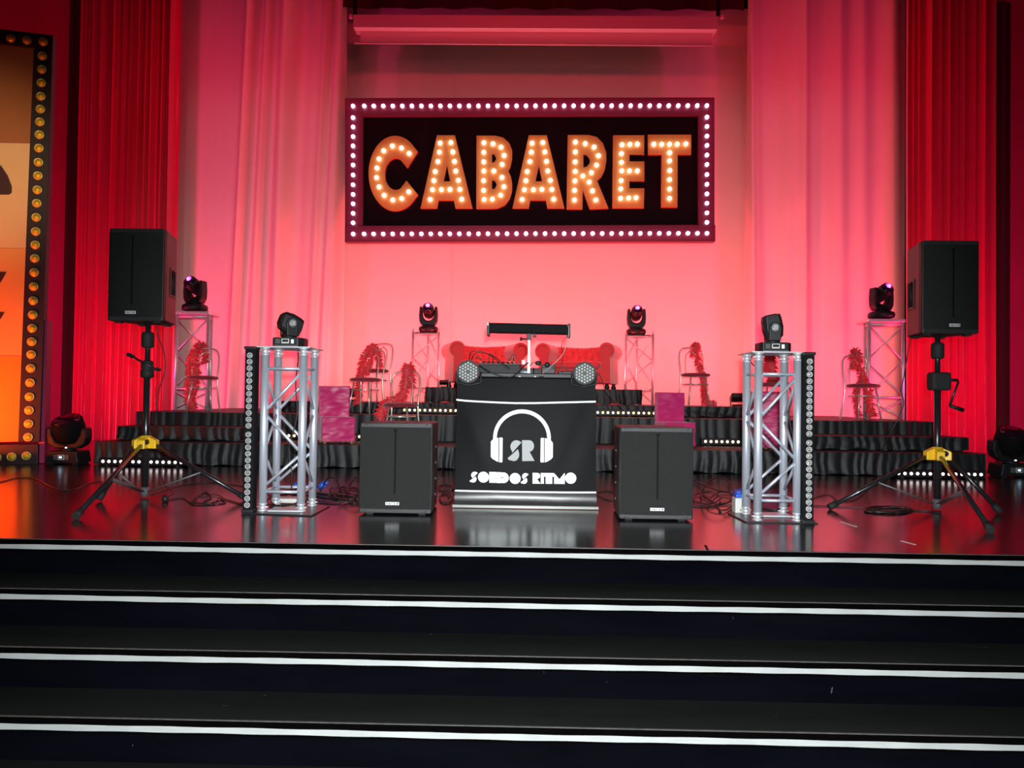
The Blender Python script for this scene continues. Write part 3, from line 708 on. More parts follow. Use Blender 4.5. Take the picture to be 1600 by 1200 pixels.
# left: front tubes px 412.5, 472.5
YT = 4.66
xl, xr = X(412.5, YT, .5), X(472.5, YT, .5)
tl = tower('silver aluminium truss tower left of the left subwoofer', 0, 0, xr - xl, .245, (0, 1, 1, 0))
tl.location = ((xl + xr) / 2, YT, 0)
YT2 = 4.60
xl2, xr2 = X(1184.5, YT2, .5), X(1246, YT2, .5)
tr = tower('silver aluminium truss tower right of the right subwoofer', 0, 0, xr2 - xl2, .245, (0, 1, 1, 0))
tr.location = ((xl2 + xr2) / 2, YT2, 0)
for tt, Y, gpx, lab in ((tl, YT, [(378, 803), (487, 807), (515, 792), (393, 786)], 'left'), (tr, YT2, [(1137, 803), (1166, 817), (1278, 819), (1240, 799)], 'right')):
    b = tt.location; pl = empty('base_plate', (b.x, b.y, 0)); pl.parent = None
    bpy.data.objects.remove(pl)
    gp = [G(*p) for p in gpx]; 
    MB().poly([(g.x, g.y) for g in gp], [], lambda x, y: Vector((x, y, 0)), (0, 0, .008)).build('base_plate', 'steel', tt, b)
    MB().box(-.165, .165, -.04, .285, 1.0, 1.008).build('top_plate', 'alud', tt, bevel=.002)

# vertical LED bars on the towers
def led_bar_v(label, xc, Y, wpx=.062, d=.075):
    t = empty('pixel_bar', (xc, Y, 0)); tag(t, label, 'LED bar')
    w_ = .031
    MB().box(-w_, w_, 0, d, .012, 1.0).build('housing', 'matteblk', t, bevel=.004)
    for z in (.012, .992): MB().box(-w_ - .003, w_ + .003, -.012, d + .003, z - .006, z + .012).build('end_cap', 'blackpl', t, bevel=.003)
    r = .0145
    proto = None; pr = None
    for grp in range(2):
        for i in range(12):
            z = .05 + grp * .468 + i * .0385 + (.008 if grp else 0)
            if proto is None:
                proto = MB().lathe([(.001, .004), (r * .75, .001), (r * .95, -.004)], (0, 0, 0), (0, 1, 0), 14).build('led_lens', 'lens', t); proto.location = (0, -.004, z)
                pr = MB().lathe([(r, .004), (r, -.0065), (r * 1.14, -.0065), (r * 1.14, .004)], (0, 0, 0), (0, 1, 0), 14).build('lens_ring', 'ltgrey', t); pr.location = (0, -.001, z)
            else:
                shared('led_lens', proto, t, (0, -.004, z)); shared('lens_ring', pr, t, (0, -.001, z))
    return t
led_bar_v('tall black pixel bar with unlit lenses on the left side of the left truss tower', X(390.5, 4.62, .5), 4.60)
led_bar_v('tall black pixel bar with unlit lenses on the right side of the right truss tower', X(1262, 4.55, .5), 4.53)

# ================================================================== MOVING HEADS
def head_yoke(sc_=1, tilt=0, pan=0, lens='darklens', core=True):
    """rear beam light: rounded base, U yoke, egg-shaped head, height about .33"""
    t = empty('moving_head')
    # base
    MB().lathe([(.10, .012), (.125, .02), (.13, .045), (.122, .065), (.09, .078)], n=24, sy=.85).build('base', 'blackpl', t)
    for sx in (-1, 1): MB().cyl((sx * .08, 0, 0), (sx * .08, 0, .02), .018, n=10).build('foot', 'rubber', t)
    MB().cyl((.033, -.112, .042), (.033, -.106, .042), .014, n=14).build('indicator', 'whitedot', t)
    MB().box(-.04, .005, -.112, -.10, .03, .055).build('display_panel', 'matteblk', t, bevel=.002)
    # yoke
    inner = [(.066, .36), (.066, .23), (.055, .165), (.03, .135), (0, .125)]
    outer = [(-.098, .285), (-.104, .20), (-.10, .13), (-.075, .085), (.075, .085), (.10, .13), (.104, .20), (.098, .285), (.090, .30), (.070, .29)]
    pts = outer + [(.070, .22), (.060, .175), (.035, .145), (0, .135), (-.035, .145), (-.060, .175), (-.070, .22), (-.070, .29), (-.090, .30)]
    MB().poly(pts, [], lambda x, z: Vector((x, -.045, z)), (0, .09, 0)).build('yoke', 'blackpl', t, bevel=.012, seg=3)
    MB().cyl((0, 0, .07), (0, 0, .095), .05, n=18).build('pan_joint', 'blackpl', t)
    # head
    R_ = Matrix.Translation((0, 0, .245)) @ Matrix.Rotation(pan, 4, 'Y') @ Matrix.Rotation(tilt, 4, 'X')
    hd = MB(); prof = [(.03, .095), (.052, .09), (.064, .06), (.066, .0), (.064, -.05), (.062, -.085), (.058, -.10)]
    tmp = MB().lathe(prof, (0, 0, 0), (0, 1, 0), 24)
    hd.v = [R_ @ v for v in tmp.v]; hd.f = tmp.f; hd.sm = tmp.sm
    h = hd.build('head', 'blackpl', t)
    l = MB(); tmp = MB().lathe([(.052, -.098), (.05, -.106), (.035, -.113), (.002, -.117)], (0, 0, 0), (0, 1, 0), 20)
    l.v = [R_ @ v for v in tmp.v]; l.f = tmp.f; l.sm = tmp.sm; l.build('lens', lens, h)
    if core:
        l = MB(); tmp = MB().lathe([(.028, -.108), (.022, -.119), (.002, -.124)], (0, .0, .018), (0, 1, 0), 16)
        l.v = [R_ @ v for v in tmp.v]; l.f = tmp.f; l.sm = tmp.sm; l.build('beam_glow', 'purple', h)
        l = MB(); tmp = MB().lathe([(.008, -.122), (.006, -.127), (.001, -.128)], (0, .0, .016), (0, 1, 0), 12)
        l.v = [R_ @ v for v in tmp.v]; l.f = tmp.f; l.sm = tmp.sm; l.build('glow_core', 'violetcore', h)
    return t

def stand_tri(label, pxl, pxr, py_top, Y, z0, outer=True):
    a = W(pxl, py_top, Y); b = W(pxr, py_top, Y); zt = (a.z + b.z) / 2; xc = (a.x + b.x) / 2; w_ = b.x - a.x
    t = empty('truss_stand', (xc, Y, z0)); H = zt - z0; tag(t, label, 'truss')
    r = .022 if outer else .016
    third = (-.30 if outer else -.0) * w_
    cs = [(-w_ / 2, 0), (w_ / 2, 0), (third if xc > 0 or not outer else -third, w_ * .7)]
    for (x, y) in cs: MB().cyl((x, y, .0), (x, y, H), r, n=12).build('tube', 'alud', t)
    for i in range(3):
        p = Vector((*cs[i], 0)); q = Vector((*cs[(i + 1) % 3], 0))
        for z in (.27 if outer else .2, H - .03): MB().cyl(p + Vector((0, 0, z)), q + Vector((0, 0, z)), r * .6, n=8).build('rung', 'alud', t)
        n = 2; hs = (H - .35) / n
        for k in range(n):
            za, zb_ = .3 + k * hs, .3 + (k + 1) * hs
            u, v = (p, q) if (k + (xc > 0)) % 2 else (q, p)
            MB().cyl(u + Vector((0, 0, za)), v + Vector((0, 0, zb_)), r * .42, n=8).build('brace', 'alud', t)
        MB().cyl((p if xc > 0 else q) + Vector((0, 0, .03)), (q if xc > 0 else p) + Vector((0, 0, .24)), r * .42, n=8).build('brace', 'alud', t)
    if outer:
        MB().box(-w_ / 2 - .02, w_ / 2 + .02, -.03, w_ * .75, H, H + .035).build('top_plate', 'alud', t, bevel=.004)
    else:
        MB().box(-w_ / 2 + .03, w_ / 2 - .03, -.02, w_ * .6, H - .03, H - .012).build('top_plate', 'deck', t)
        for sx in (-1, 1): MB().lathe([(r, H), (.010, H + .02), (.003, H + .05)], (sx * w_ / 2, 0, 0), n=10).build('spigot', 'alud', t)
    return Vector((xc, Y, zt)), t
p, _ = stand_tri('tall silver truss stand on the left riser behind the boa chair', 276, 326, 491, 9.45, ZA)
hL = head_yoke(tilt=math.radians(-22), pan=0); hL.rotation_euler.z = math.radians(-14)
hL.location = (X(305, 9.55, 1.9), 9.55, p.z + .035); hL.scale = (1.32,) * 3
tag(hL, 'black moving head light with violet lens on the left tall truss stand', 'stage light')
p, _ = stand_tri('tall silver truss stand on the right riser behind the boa chair', 1358, 1411, 503, 9.45, ZA)
h = head_yoke(tilt=math.radians(-22), pan=0); h.rotation_euler.z = math.radians(14); h.location = (X(1377, 9.55, 1.9), 9.55, p.z + .035); h.scale = (1.32,) * 3
tag(h, 'black moving head light with violet lens on the right tall truss stand', 'stage light')
p, _ = stand_tri('slim red-lit truss stand left of the left sofa', 645.5, 686, 518, 10.98, ZB, False)
h = head_yoke(tilt=math.radians(-20)); h.location = (X(669.5, 11.08, 1.7), 11.08, p.z - .012); h.scale = (1.28,) * 3
tag(h, 'black moving head light with violet lens on the slim stand left of the sofas', 'stage light')
p, _ = stand_tri('slim red-lit truss stand right of the right sofa', 978, 1020.5, 522, 10.98, ZB, False)
h = head_yoke(tilt=math.radians(-20)); h.location = (X(994, 11.08, 1.7), 11.08, p.z - .012); h.scale = (1.28,) * 3
tag(h, 'black moving head light with violet lens on the slim stand right of the sofas', 'stage light')

# floor moving heads at the wings
def wash_head(label, px, py, Y):
    g = G(px, py); t = empty('moving_head', (g.x, g.y, 0)); tag(t, label, 'stage light')
    MB().poly([(-.17, .012), (.17, .012), (.145, .13), (-.145, .13)], [], lambda x, z: Vector((x, -.12, z)), (0, .24, 0)).build('base', 'blackpl', t, bevel=.012)
    for sx in (-1, 1): MB().box(sx * .12 - .025, sx * .12 + .025, -.1, .1, 0, .02).build('foot', 'rubber', t)
    MB().box(-.075, .075, -.130, -.122, .045, .095).build('control_panel', 'midgrey', t, bevel=.002)
    MB().box(-.03, .035, -.134, -.130, .045, .095).build('display_frame', 'ltgrey', t, bevel=.003)
    MB().box(-.022, .027, -.136, -.134, .053, .088).build('display', 'steel', t)
    MB().box(-.014, .014, -.138, -.136, .062, .080).build('display_readout', 'display', t)
    pts = [(-.20, .36), (-.205, .26), (-.18, .19), (-.11, .15), (.11, .15), (.18, .19), (.205, .26), (.20, .36), (.15, .36), (.145, .29), (.10, .215), (0, .19), (-.10, .215), (-.145, .29), (-.15, .36)]
    MB().poly(pts, [], lambda x, z: Vector((x, -.06, z)), (0, .12, 0)).build('yoke', 'blackpl', t, bevel=.016, seg=3)
    MB().cyl((.01, -.066, .158), (.01, -.06, .158), .010, n=12).build('indicator', 'whitedot', t)
    MB().cyl((0, 0, .12), (0, 0, .155), .07, n=18).build('pan_joint', 'blackpl', t)
    R_ = Matrix.Translation((0, 0, .345)) @ Matrix.Rotation(math.radians(-60), 4, 'X')
    def lz(prof, n=24):
        tmp = MB().lathe(prof, (0, 0, 0), (0, 1, 0), n); tmp.v = [R_ @ v for v in tmp.v]; return tmp
    hd = lz([(.06, .13), (.11, .11), (.14, .06), (.148, 0), (.145, -.08), (.135, -.10)]).build('head', 'matteblk', t)
    lz([(.125, -.098), (.12, -.104), (.01, -.11)]).build('lens', 'darklens', hd)
wash_head('black moving head light standing on the floor beside the left marquee panel', 107, 724, 7)
wash_head('black moving head light standing on the floor at the right edge of the stage', 1579, 744, 7)

# small moving heads on the towers
def small_head(label, loc, pan, tilt):
    t = empty('moving_head', loc, 0, 1); t.scale = (.9, .9, 1.0); tag(t, label, 'stage light')
    MB().poly([(-.085, -.075), (.085, -.075), (.115, -.03), (.115, .06), (.085, .10), (-.085, .10), (-.10, .06), (-.10, -.04)], [], lambda x, y: Vector((x, y, .004)), (0, 0, .055)).build('base', 'blackpl', t, bevel=.006)
    MB().box(-.08, .085, -.0785, -.0745, .004, .010).build('base_edge', 'midgrey', t)
    MB().box(-.027, .024, -.079, -.075, .022, .050).build('display', 'ltgrey', t)
    MB().box(-.022, .019, -.0805, -.079, .030, .046).build('display_readout', 'steel', t)
    MB().box(.038, .056, -.0775, -.075, .022, .046).build('button_pad', 'greend', t)
    for i in range(4): MB().box(-.068 + 0, -.038, -.0772, -.075, .022 + i * .007, .026 + i * .007).build('vent_slot', 'midgrey', t)
    R = Matrix.Rotation(pan, 4, 'Z')
    tl_ = lambda mb: (setattr(mb, 'v', [R @ v for v in mb.v]), mb)[1]
    tl_(MB().cyl((0, 0, .055), (0, 0, .075), .05, n=18)).build('pan_joint', 'blackpl', t)
    # yoke arms (along local y after pan the arm broad faces look sideways)
    yk = MB()
    for s in (-1, 1):
        yk.poly([(-.038, .068), (.038, .068), (.040, .12), (.038, .155), (.022, .178), (-.004, .184), (-.028, .174), (-.042, .150), (-.040, .12)], [], lambda x, z: Vector((x, s * .068 - .012, z)), (0, .024, 0))
    yk.box(-.038, .038, -.07, .07, .066, .088)
    y = tl_(yk).build('yoke', 'blackpl', t, bevel=.006)
    for s in (-1, 1):
        tl_(MB().lathe([(.030, 0), (.028, .006), (.02, .008)], (0, s * .080, .148), (0, s, 0), 18)).build('hub', 'midgrey', y)
        for dx in (-.010, .0, .010):
            tl_(MB().box(dx - .002, dx + .002, s * .088 - .001, s * .088 + .001, .134, .162)).build('hub_mark', 'ltgrey', y)
    R2 = Matrix.Translation((0, 0, .148)) @ Matrix.Rotation(tilt, 4, 'Y')
    hd = MB()
    # octagonal tapering head pointing along +x
    def ring(x, w_, h_, ch):
        return [Vector((x, a, b)) for a, b in ((-w_ + ch, -h_), (w_ - ch, -h_), (w_, -h_ + ch), (w_, h_ - ch), (w_ - ch, h_), (-w_ + ch, h_), (-w_, h_ - ch), (-w_, -h_ + ch))]
    rs = [ring(-.075, .030, .03, .012), ring(-.055, .050, .055, .018), ring(.0, .054, .065, .02), ring(.055, .052, .062, .02), ring(.080, .050, .055, .016)]
    vs = [v for r in rs for v in r]; n = 8
    hd.add(vs, [(i * n + j, i * n + (j + 1) % n, (i + 1) * n + (j + 1) % n, (i + 1) * n + j) for i in range(4) for j in range(n)] + [list(range(n))[::-1], list(range(32, 40))])
    hd.v = [R @ (R2 @ v) for v in hd.v]
    h = hd.build('head', 'blackpl', t, bevel=.004)
    l = MB().cyl((.0795, 0, 0), (.084, 0, 0), .042, n=20); l.v = [R @ (R2 @ v) for v in l.v]; l.build('lens', 'darklens', h)
b = tl.location
small_head('small black moving head light on top of the left truss tower, aimed aside', (X(450, 4.73, 1.05), 4.75, 1.008), math.radians(35), math.radians(22))
b = tr.location
small_head('small black moving head light on top of the right truss tower, tipped upright', (X(1208.5, 4.68, 1.05), 4.70, 1.008), math.radians(176), math.radians(-80))

# ================================================================== FLOOR LED BARS
def led_bar_h(label, px0, px1, py, Y, z0, lit='led', mixed=False):
    x0, x1 = X(px0, Y, z0 + .04), X(px1, Y, z0 + .04); n = 14; xc = (x0 + x1) / 2; L = x1 - x0
    t = empty('led_batten', (xc, Y, z0)); tag(t, label, 'LED bar', )
    MB().box(-L / 2 - .012, L / 2 + .012, 0, .07, .012, .082).build('housing', 'blackpl', t, bevel=.005)
    for sx in (-1, 1): MB().box(sx * L * .42 - .015, sx * L * .42 + .015, .0, .07, 0, .015).build('foot', 'rubber', t)
    pr = {}
    for i in range(n):
        x = -L / 2 + .03 + (L - .06) * i / (n - 1)
        m = lit if not mixed else ('led', 'led3', 'led2')[(i * 5 + 1) % 3]
        if m not in pr:
            pr[m] = MB().lathe([(.0155, .002), (.0145, -.004), (.009, -.007), (.001, -.008)], (0, 0, 0), (0, 1, 0), 12).build('led', m, t); pr[m].location = (x, 0, .048)
        else: shared('led', pr[m], t, (x, 0, .048))
    return t
led_bar_h('lit LED bar on the stage floor in front of the left risers', 156, 288, 720, 7.35, 0, 'ledw')
led_bar_h('lit LED bar on the stage floor in front of the right risers', 1399, 1538, 738, 7.3, 0, 'ledw')
led_bar_h('lit warm LED bar on the second tier just left of the DJ banner', 628, 740, 643, 9.1, ZA, mixed=True)
led_bar_h('lit warm LED bar on the second tier just right of the DJ banner', 914, 1026, 648, 9.1, ZA, mixed=True)
led_bar_h('lit warm LED bar on the lowest riser behind the left truss tower', 447, 566, 690, 8.3, Z1, 'led')
led_bar_h('lit warm LED bar on the lowest riser behind the right truss tower', 1098, 1218, 697, 8.3, Z1, 'led')

# ================================================================== CHAIRS
def make_chair():
    t = empty('cafe_chair')
    MB().lathe([(.02, .405), (.17, .405), (.192, .415), (.198, .430), (.185, .446), (.12, .455), (.02, .457)], n=32).build('seat', 'seat', t)
    for a in (45, 135):
        x = .145 * math.cos(math.radians(a)); y = -.145 * math.sin(math.radians(a))
        MB().cyl((x, y, .405), (x * 1.45, y * 1.45, .0), .0105, .0095, n=10).build('leg', 'chrome', t)
    # rear legs continue into the hoop back
    def arc(w_, h0, h1, y0, rr):
        pts = []
        pts.append((-w_, y0 + .03, .0))
        return pts
    hoop = [(-.185, .215, .0), (-.165, .175, .22), (-.155, .16, .42), (-.168, .185, .62), (-.160, .205, .74), (-.115, .215, .80), (0, .22, .815), (.115, .215, .80), (.160, .205, .74), (.168, .185, .62), (.155, .16, .42), (.165, .175, .22), (.185, .215, .0)]
    MB().tube(smooth_path(hoop, 6), .0105, 10).build('back_hoop', 'chrome', t)
    inner = [(-.075, .165, .44), (-.080, .185, .62), (-.062, .205, .72), (0, .21, .765), (.062, .205, .72), (.080, .185, .62), (.075, .165, .44)]
    MB().tube(smooth_path(inner, 6), .007, 8).build('inner_hoop', 'chrome', t)
    ring = [(.168 * math.cos(a), .168 * math.sin(a), .30) for a in [i * math.pi / 18 for i in range(36)]]
    MB().tube(ring, .008, 8, closed=True).build('ring_brace', 'chrome', t)
    return t
chair0 = make_chair(); used = False
CH = []
def chair(px, py, Y, z, rz, label, s=.93):
    global used
    o = inst(used, chair0, (X(px, Y, z + .4), Y, z), rz, s); used = True
    tag(o, label, 'chair', 'chrome cafe chairs with boas on the risers'); CH.append(o); return o
ca = chair(316, 0, 9.05, ZA, math.radians(12), 'chrome cafe chair with red boa beside the left tall truss stand')
cb = chair(571, 0, 8.98, ZA, math.radians(-18), 'chrome cafe chair with long red boa, front one of the pair left of the sofas')
cc = chair(585, 0, 9.75, ZB, math.radians(-22), 'chrome cafe chair without a boa, rear one of the pair left of the sofas')
ce = chair(626, 0, 8.02, Z1, math.radians(-8), 'chrome cafe chair with red boa directly behind the left subwoofer')
cf = chair(1087, 0, 9.85, ZB, math.radians(8), 'chrome cafe chair with red boa hanging to the riser, right of the right sofa')
cg = chair(1208, 0, 8.95, ZA, math.radians(0), 'chrome cafe chair with red boa seen through the right truss tower')
ch_ = chair(1349, 0, 8.95, ZA, math.radians(6), 'chrome cafe chair with red boa beside the right tall truss stand')
used = True

def boa(label, pts, seed, r=.045, n=None):
    r *= 1.2; n = None
    rnd = random.Random(seed); path = smooth_path(pts, 10); mb = MB()
    mb.tube(path, lambda t: r * .35 + .004 * math.sin(t * 40), 7)
    L = sum((b - a).length for a, b in zip(path, path[1:])); n = int(L * 900)
    for _ in range(n):
        i = rnd.randrange(len(path) - 1); p = path[i].lerp(path[i + 1], rnd.random()); d = (path[i + 1] - path[i]).normalized()
        u = Vector((rnd.gauss(0, 1), rnd.gauss(0, 1), rnd.gauss(0, .8) - .3)); u -= d * u.dot(d) * .7; u.normalize()
        w_ = u.cross(Vector((rnd.gauss(0, 1), rnd.gauss(0, 1), rnd.gauss(0, 1)))).normalized() * r * rnd.uniform(.12, .24)
        l = r * rnd.uniform(.7, 1.45); q = p + u * l; m_ = p + u * l * .55 + Vector((0, 0, .004))
        mb.add([p, m_ + w_, q + Vector((0, 0, -.008)), m_ - w_], [(0, 1, 2, 3)])
    o = mb.build('feather_boa', 'boa', None, pts[0] if False else path[-1], norm=False); tag(o, label, 'boa', 'red feather boas'); return o
def on(ch, x, y, z):
    return ch.matrix_basis @ Vector((x, y, z))
bpy.context.view_layer.update()
HZ = .815
boa('red feather boa draped over the chair hoop by the left tall truss stand', [on(ca, -.02, .27, .62), on(ca, -.04, .25, .84), on(ca, -.09, .20, .85), on(ca, -.12, .14, .70), on(ca, -.10, .13, .50), on(ca, -.13, .20, .32), on(ca, -.15, .10, .16), on(ca, -.11, .05, .045)], 1)
boa('second strand of red feathers hanging by the left tall truss stand chair', [on(ca, -.16, .22, .80), on(ca, -.20, .20, .62), on(ca, -.19, .16, .45), on(ca, -.21, .14, .25), on(ca, -.16, .12, .045)], 2, .035)
boa('thick red feather boa hanging down the left side of the front chair of the pair', [on(cb, .03, .29, .60), on(cb, .02, .26, .82), on(cb, -.06, .21, .85), on(cb, -.13, .17, .70), on(cb, -.15, .15, .55), on(cb, -.20, .18, .35), on(cb, -.22, .20, .12)], 3, .042, 520)
boa('inner strand of red feathers folded over the hoop of the front chair of the pair', [on(cb, -.08, .25, .84), on(cb, -.03, .20, .86), on(cb, .0, .15, .74), on(cb, -.03, .14, .60), on(cb, -.06, .12, .50)], 4, .036, 260)
boa('red feather boa over the chair behind the left subwoofer, trailing to its left side', [on(ce, .03, .27, .62), on(ce, .03, .25, .84), on(ce, .02, .17, .85), on(ce, .01, .15, .68), on(ce, -.03, .12, .52), on(ce, -.14, .05, .47), on(ce, -.22, -.02, .36), on(ce, -.22, -.04, .15)], 5, .05, 560)
boa('red feather boa hanging from the chair right of the right sofa down onto the riser', [on(cf, .06, .27, .70), on(cf, .07, .25, .84), on(cf, .08, .19, .84), on(cf, .10, .17, .60), on(cf, .16, .15, .42), on(cf, .16, .10, .22), on(cf, .15, -.02, .05), on(cf, .26, -.06, .04)], 6, .042)
boa('red feather boa on the chair seen through the right truss tower', [on(cg, .02, .27, .60), on(cg, .02, .25, .84), on(cg, .03, .18, .84), on(cg, .03, .15, .62), on(cg, .01, .08, .49), on(cg, .08, .02, .49)], 7, .055, 420)
boa('red feather boa draped over the chair beside the right tall truss stand', [on(ch_, .03, .28, .64), on(ch_, .01, .25, .84), on(ch_, .03, .19, .85), on(ch_, .05, .16, .66), on(ch_, .09, .15, .50), on(ch_, .15, .17, .40), on(ch_, .15, .12, .20), on(ch_, .17, .08, .045)], 8, .045)
boa('lower strand of red feathers under the chair seat by the right tall truss stand', [on(ch_, .06, .20, .50), on(ch_, .03, .22, .36), on(ch_, .02, .20, .20), on(ch_, .04, .16, .045)], 9, .035)

# ================================================================== SLIPCOVERED CHAIRS
def cover_chair(label, px, Y, z, rz, s=1.0):
    t = empty('covered_chair', (X(px, Y, z + .2), Y, z), rz, s); tag(t, label, 'chair', 'small chairs under magenta satin covers')
    rnd = random.Random(int(px))
    def wb(x0, x1, y0, y1, z0, z1, nm):
        mb = MB(); A = [rnd.uniform(0, 6) for _ in range(6)]
        O_ = Vector((A[0] * 3, A[1] * 3, A[2] * 3))
        def disp(p):
            q = Vector((p.x * 5 + p.z * 4, p.y * 6, p.z * 13 - p.x * 3)) + O_
            k = .014; a = noise.noise(q) + .5 * noise.noise(q * 2.1); b = noise.noise(q + Vector((9, 4, 2)))
            return p + Vector((k * .6 * b, k * (a - .1), k * .25 * b))
        n = 26
        f = lambda a, b, c: (lambda u, v: disp(a + (b - a) * u + (c - a) * v))
        V3 = Vector
        mb.grid(f(V3((x0, y0, z0)), V3((x1, y0, z0)), V3((x0, y0, z1))), n, n)
        mb.grid(f(V3((x0, y1, z0)), V3((x1, y1, z0)), V3((x0, y1, z1))), n, n)
        mb.grid(f(V3((x0, y0, z0)), V3((x0, y1, z0)), V3((x0, y0, z1))), n, n)
        mb.grid(f(V3((x1, y0, z0)), V3((x1, y1, z0)), V3((x1, y0, z1))), n, n)
        mb.grid(f(V3((x0, y0, z1)), V3((x1, y0, z1)), V3((x0, y1, z1))), n, n)
        return mb.build(nm, 'pink', t, norm=True)
    wb(-.16, .16, -.17, .15, .025, .262, 'seat_cover')
    wb(-.15, .15, .10, .165, .25, .565, 'back_cover')
    for x in (-.13, .13):
        for y in (-.14, .13): MB().cyl((x, y, 0), (x, y, .06), .012, .014, n=8).build('leg', 'wood', t)
    return t
cover_chair('small chair under a magenta satin cover on the lowest riser, behind the left truss tower', 525, 7.92, Z1, math.radians(24), 1.04)
cover_chair('small chair under a magenta satin cover standing behind the right subwoofer', 1053, 7.95, Z1, math.radians(10), 1.0)
cover_chair('small chair under a magenta satin cover seen through the right truss tower', 1200, 7.92, Z1, math.radians(-10), 1.04)

# ================================================================== SOFAS
def sofa(label, px, rz, big):
    """two-armed chesterfield, 1.08 m wide, front faces -Y"""
    t = empty('sofa', (X(px, 10.5, 1.2), 10.45, ZC), rz); tag(t, label, 'sofa', 'red chesterfield sofas on the top riser')
    W2 = .50; zt = .60
    MB().box(-W2 + .06, W2 - .06, -.28, .36, .08, .27).build('base', 'sofa', t, bevel=.02)
    MB().box(-W2 + .16, W2 - .16, -.30, .16, .27, .37).build('seat_cushion', 'sofa', t, bevel=.035, seg=4)
    # tufted rolled back
    def tuft(u, v):
        a = u * 9; b = v * 3; k = (a - round(a)) ** 2 + ((b + (round(a) % 2) * .5) - round(b + (round(a) % 2) * .5)) ** 2 * .6
        return .028 * math.exp(-k * 26)
    def bk(u, v):
        x = -W2 + .10 + (2 * W2 - .20) * u
        dip = .02 * (math.cos((u - .5) * 2 * math.pi) + 1) * .5
        if v < .6:
            w_ = v / .6; y = .17 + .02 * w_; z = .30 + (zt - .36 - dip) * w_
            return Vector((x, y + tuft(u, v), z))
        th = (v - .6) / .4 * math.pi * 1.35; R_ = .075
        return Vector((x, .19 + R_ + (-R_ * math.cos(th)) + (tuft(u, v) if th < 1.2 else 0), zt - .075 - dip + R_ * math.sin(th)))
    mb = MB().grid(bk, 72, 34)
    mb.box(-W2 + .10, W2 - .10, .24, .36, .10, zt - .08)
    mb.build('backrest', 'sofa', t)
    for sx in (-1, 1):
        ar = MB()
        cx = sx * (W2 - .07); R_ = .105
        prof = []
        for i in range(22):
            th = math.radians(-50 + 280 * i / 21)
            prof.append((cx + sx * (-R_ * math.cos(th)) * -1 + 0, zt - .065 + R_ * math.sin(th)))
        poly_ = [(cx - sx * .05, .08)] + [(cx + sx * R_ * math.cos(math.radians(a)) , zt - .09 + R_ * math.sin(math.radians(a))) for a in range(215, -66, -10)][::1] + [(cx + sx * .055, .08)]
        ar.poly(poly_, [], lambda x, z: Vector((x, -.30, z)), (0, .64, 0))
        a = ar.build('arm', 'sofa', t, bevel=.014, seg=3)
        MB().tube([(cx + sx * .075 * math.cos(q), -.306, zt - .09 + .075 * math.sin(q)) for q in [math.radians(-30 + i * 12) for i in range(21)]], .006, 6).build('piping', 'sofa', a)
        for y in (-.24, .28): MB().lathe([(.03, 0), (.036, .03), (.022, .06), (.03, .085)], (cx, y, 0), n=12).build('foot', 'blackpl', t)
    return t
so1 = sofa('red tufted chesterfield sofa with rolled arms, left of the light stand', 757, math.radians(16), 'l')
so2 = sofa('red tufted chesterfield sofa with rolled arms, right of the light stand', 904, math.radians(-16), 'r')

# small flood fixtures seen on the risers
def flood(label, px, Y, z, s=1, rz=0):
    t = empty('flood_light', (X(px, Y, z + .1), Y, z), rz, s); tag(t, label, 'stage light', 'flat black flood fixtures at the foot of the backdrop')
    MB().box(-.10, .10, -.05, .07, 0, .035).build('base', 'blackpl', t, bevel=.004)
    R_ = Matrix.Translation((0, .0, .15)) @ Matrix.Rotation(math.radians(-28), 4, 'X')
    MB().box(-.13, .13, -.07, .10, -.035, .045, R_).build('housing', 'blackpl', t, bevel=.006)
    for i in range(5): MB().box(-.12, .12, -.075, -.07, -.03 + i * .014, -.024 + i * .014, R_).build('cooling_fin', 'midgrey', t)
    for sx in (-1, 1): MB().box(sx * .135 - .004, sx * .135 + .004, -.02, .03, .0, .17).build('bracket', 'midgrey', t)
flood('flat black flood light fixture on the riser behind the left magenta chair', 552, 10.2, ZB, .8)
flood('flat black flood light fixture beside the left end of the left sofa', 694, 10.0, ZC, .45)
flood('flat black flood light fixture on the riser just left of the right truss tower', 1155, 10.1, ZB, .8)

# ================================================================== DJ BOOTH
TB = G(821, 795); YB = TB.y; TB.z = 0
TY = YB + .05
zt = W(821, 592, TY).z
xl, xr = X(716, TY, .8), X(929, TY, .8)
t = empty('dj_table', ((xl + xr) / 2, TY + .02, 0)); tag(t, 'black DJ table standing behind the printed banner', 'table'); c0 = t.location.copy()
MB().box(xl + .01, xr - .01, TY + .02, TY + .52, zt - .03, zt).build('tabletop', 'blackpl', t, c0, bevel=.004)
for x in (xl + .05, xr - .05):
    for y in (TY + .05, TY + .48): MB().cyl((x, y, 0), (x, y, zt - .03), .016, n=10).build('leg', 'pole', t, c0)
